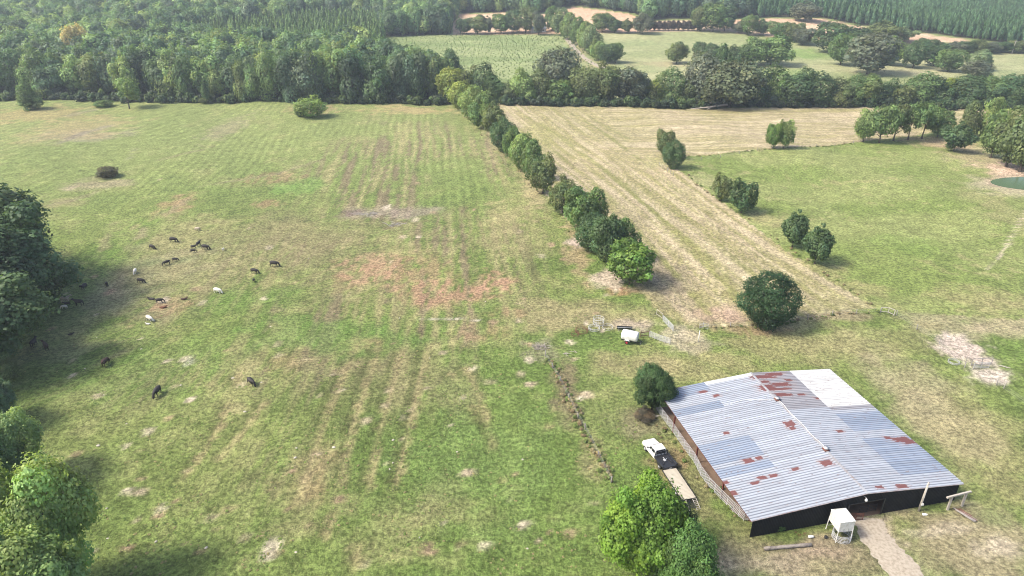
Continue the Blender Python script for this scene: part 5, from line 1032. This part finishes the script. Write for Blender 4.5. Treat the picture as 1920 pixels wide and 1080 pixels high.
# ------------------------------------------------------------------ cattle
def cow_mesh(name, J, m):
    """J: list of (point, radius, parent index); first is the root"""
    me = bpy.data.meshes.new('tmp'); me.from_pydata([j[0] for j in J], [(j[2], i) for i, j in enumerate(J) if i], [])
    o = bpy.data.objects.new('tmp', me); COL.objects.link(o); sk = o.modifiers.new('s', 'SKIN'); sk.use_smooth_shade = True
    for i, j in enumerate(J):
        v = me.skin_vertices[0].data[i]; v.radius = (j[1], j[1]) if not isinstance(j[1], tuple) else j[1]; v.use_root = i == 0
    sb = o.modifiers.new('u', 'SUBSURF'); sb.levels = 1; sb.render_levels = 1
    dg = bpy.context.evaluated_depsgraph_get(); r = bpy.data.meshes.new_from_object(o.evaluated_get(dg)); r.name = name; bpy.data.objects.remove(o); r.materials.clear(); r.materials.append(m); return r
def cow_joints(pose, head_turn=0):
    low = -.85 if pose == 'lie' else 0
    J = [((-.55, 0, 1.12 + low), .33, 0), ((0, 0, 1.05 + low), .39, 0), ((.5, 0, 1.1 + low), .36, 1), ((-.85, 0, 1.16 + low), .24, 0)]
    ht = math.sin(head_turn)
    if pose == 'graze': J += [((.85, .05 * ht, 1.0), .22, 2), ((1.12, .15 * ht, .62), .16, 4), ((1.22, .25 * ht, .36), .14, 5), ((1.3, .3 * ht, .1), .08, 6)]
    elif pose == 'lie': J += [((.85, .05, .5), .22, 2), ((1.05, .2 * ht, .78), .17, 4), ((1.22, .3 * ht, .82), .14, 5), ((1.48, .4 * ht, .7), .09, 6)]
    else: J += [((.85, .1 * ht, 1.25), .22, 2), ((1.08, .25 * ht, 1.42), .17, 4), ((1.25, .35 * ht, 1.48), .15, 5), ((1.55, .5 * ht, 1.3), .09, 6)]
    h = J[6][0]
    J += [((h[0] - .08, h[1] + .26, h[2] + .08), .03, 6), ((h[0] - .08, h[1] - .26, h[2] + .08), .03, 6)]
    if pose == 'lie':
        J += [((-.55, .42, .18), .13, 0), ((.0, .5, .1), .07, len(J)), ((.6, .34, .2), .1, 2), ((1.0, .36, .08), .055, len(J) + 2)]
    else:
        st = .1
        for s in (1, -1):
            n = len(J)
            J += [((-.66, s * .2, .82), .15, 0), ((-.78 + s * st, s * .2, .5), .075, n), ((-.7 + s * st, s * .2, .22), .05, n + 1), ((-.68 + s * st, s * .2, .02), .065, n + 2)]
            n = len(J); J += [((.52, s * .19, .75), .13, 2), ((.54 - s * st, s * .19, .42), .065, n), ((.54 - s * st, s * .19, .04), .06, n + 1)]
    n = len(J); J += [((-1.06, 0, 1.1 + low), .05, 3), ((-1.12, 0, .75 + max(low, -.4)), .03, n), ((-1.12, 0, .45 + max(low, -.3)), .05, n + 1)]
    return J
CM = {(p, k): cow_mesh(f'{p}_body', cow_joints(p, k), M['hide_black']) for p in ('graze', 'stand', 'lie') for k in (0, 1)}
def cow(px, py, deg, pose, hide, label, s=1.0, k=0):
    p = at(px, py); o = link('cow' if s > .75 else 'calf', CM[(pose, k)], None, (p.x, p.y, gz(p.x, p.y) + .02), (0, 0, R_(deg)), (s * 1.0, s * 1.08, s * 1.02))
    o.material_slots[0].link = 'OBJECT'; o.material_slots[0].material = M['hide_' + hide]; tag(o, label, 'cow' if s > .75 else 'calf', 'cattle grazing in the left pasture'); return o
cow(286, 467, -20, 'graze', 'black', 'black cow grazing at the upper left of the herd, apart from the tight group', .85)
cow(326, 454, -5, 'graze', 'black', 'black cow grazing side-on at the top of the herd, left of the pale one')
cow(371, 433, 170, 'graze', 'tan', 'tan cow with lowered head, farthest away of the whole herd', .8)
cow(373, 461, 80, 'stand', 'black', 'black cow seen end-on at the top of the tight group of four', .85)
cow(364, 466, 5, 'stand', 'black', 'small black cow in the middle left of the tight group of four', .7)
cow(363, 474, 10, 'graze', 'black', 'black calf at the bottom of the tight group of four', .72)
cow(386, 468, -8, 'graze', 'black', 'black cow with lowered head at the right of the tight group of four')
cow(419, 470, -90, 'stand', 'white', 'small white calf alone right of the tight group of four', .5)
cow(313, 497, -140, 'graze', 'black', 'left animal of the black pair grazing together below the herd top', .9, 1)
cow(329, 490, 10, 'graze', 'black', 'right and smaller animal of the black pair grazing together', .7)
cow(254, 513, -80, 'graze', 'white', 'white cow with dark face grazing toward the viewer at the left', .85)
cow(265, 531, -8, 'graze', 'black', 'black cow grazing side-on just below the white cow at the left', .9)
cow(201, 536, 120, 'graze', 'black', 'black calf half turned away, midway between white cow and woods', .72, 1)
cow(159, 543, -92, 'stand', 'black', 'black cow facing the viewer near the edge of the dark trees', 1.0)
cow(149, 573, 176, 'stand', 'black', 'black cow standing side-on facing left toward the dark trees', 1.05)
cow(124, 566, 25, 'stand', 'tan', 'tan cow half hidden by the dark tree on the left', .95)
cow(127, 573, 200, 'stand', 'black', 'small black calf between the tan and the small white one', .6)
cow(121, 579, 190, 'graze', 'white', 'small white calf at the foot of the dark trees', .65)
cow(285, 562, 175, 'lie', 'black', 'black calf lying left of the grazing one in the reddish grass', .75)
cow(300, 568, 20, 'graze', 'black', 'black calf grazing in the reddish grass', .8)
cow(306, 578, 5, 'lie', 'red', 'reddish brown calf lying below the grazing black one', .72)
cow(345, 562, 5, 'lie', 'brown', 'dark brown calf lying right of the reddish one', .72)
cow(281, 602, -30, 'graze', 'white', 'white cow with grey legs grazing on the worn patch', .9, 1)
cow(278, 608, 180, 'lie', 'white', 'tiny white calf lying at the feet of the white cow on the worn patch', .45)
cow(409, 550, -15, 'graze', 'white', 'white cow grazing alone in the middle of the pasture', .95)
cow(478, 513, -10, 'graze', 'black', 'black cow grazing between white cow and rightmost black cow', .95)
cow(476, 528, -88, 'stand', 'black', 'small black calf standing below the second black cow from the right', .5)
cow(515, 500, -3, 'graze', 'black', 'black cow grazing farthest right of the herd', 1.1)
cow(133, 628, 30, 'lie', 'black', 'tiny black calf lying alone below the side-on black cow', .55)
cow(65, 649, 95, 'stand', 'black', 'black cow seen from behind, nearest the dark trees', 1.0)
cow(88, 655, 130, 'stand', 'brown', 'dark brown cow walking to the trees behind the black one', 1.0, 1)
cow(199, 685, 92, 'graze', 'brown', 'dark brown cow seen from behind, lower left pasture', 1.05)
cow(296, 741, -93, 'graze', 'black', 'black cow grazing head toward the viewer, nearest of the herd', 1.1)
cow(472, 722, -40, 'graze', 'black', 'black cow grazing on its own toward the centre of the pasture', 1.0)

# pale dung pats and stones on the grass
r = random.Random(12)
mats_ = [MB().tube([(0, 0, 0), (0, 0, .05), (0, 0, .08)], [1, .8, .3], 9).mesh('pat', M['pebble'], True)]
for i in range(34):
    px = r.uniform(150, 1000); py = r.uniform(470, 1060); p = at(px, py); s = r.uniform(.12, .26)
    o = link('flat_stone', mats_[0], None, p, (0, 0, r.uniform(0, 6)), (s * 1.3, s, 1)); tag(o, 'pale flat stone lying in the pasture grass', 'stone', 'pale flat stones in the pasture')

# ------------------------------------------------------------------ air
hb = MB().box((0, 750, 48), (2600, 2600, 108)); me = hb.mesh('haze', [], False)
hm = bpy.data.materials.new('haze_air'); hm.use_nodes = True; n = hm.node_tree.nodes; n.clear()
pv = n.new('ShaderNodeVolumePrincipled'); pv.inputs['Color'].default_value = (.78, .88, 1, 1); pv.inputs['Density'].default_value = HAZE_D; pv.inputs['Anisotropy'].default_value = .2
om = n.new('ShaderNodeOutputMaterial'); hm.node_tree.links.new(pv.outputs[0], om.inputs['Volume']); me.materials.append(hm); hm.cycles.homogeneous_volume = True if hasattr(hm, 'cycles') and hasattr(hm.cycles, 'homogeneous_volume') else None
tag(link('haze', me), kind='stuff')
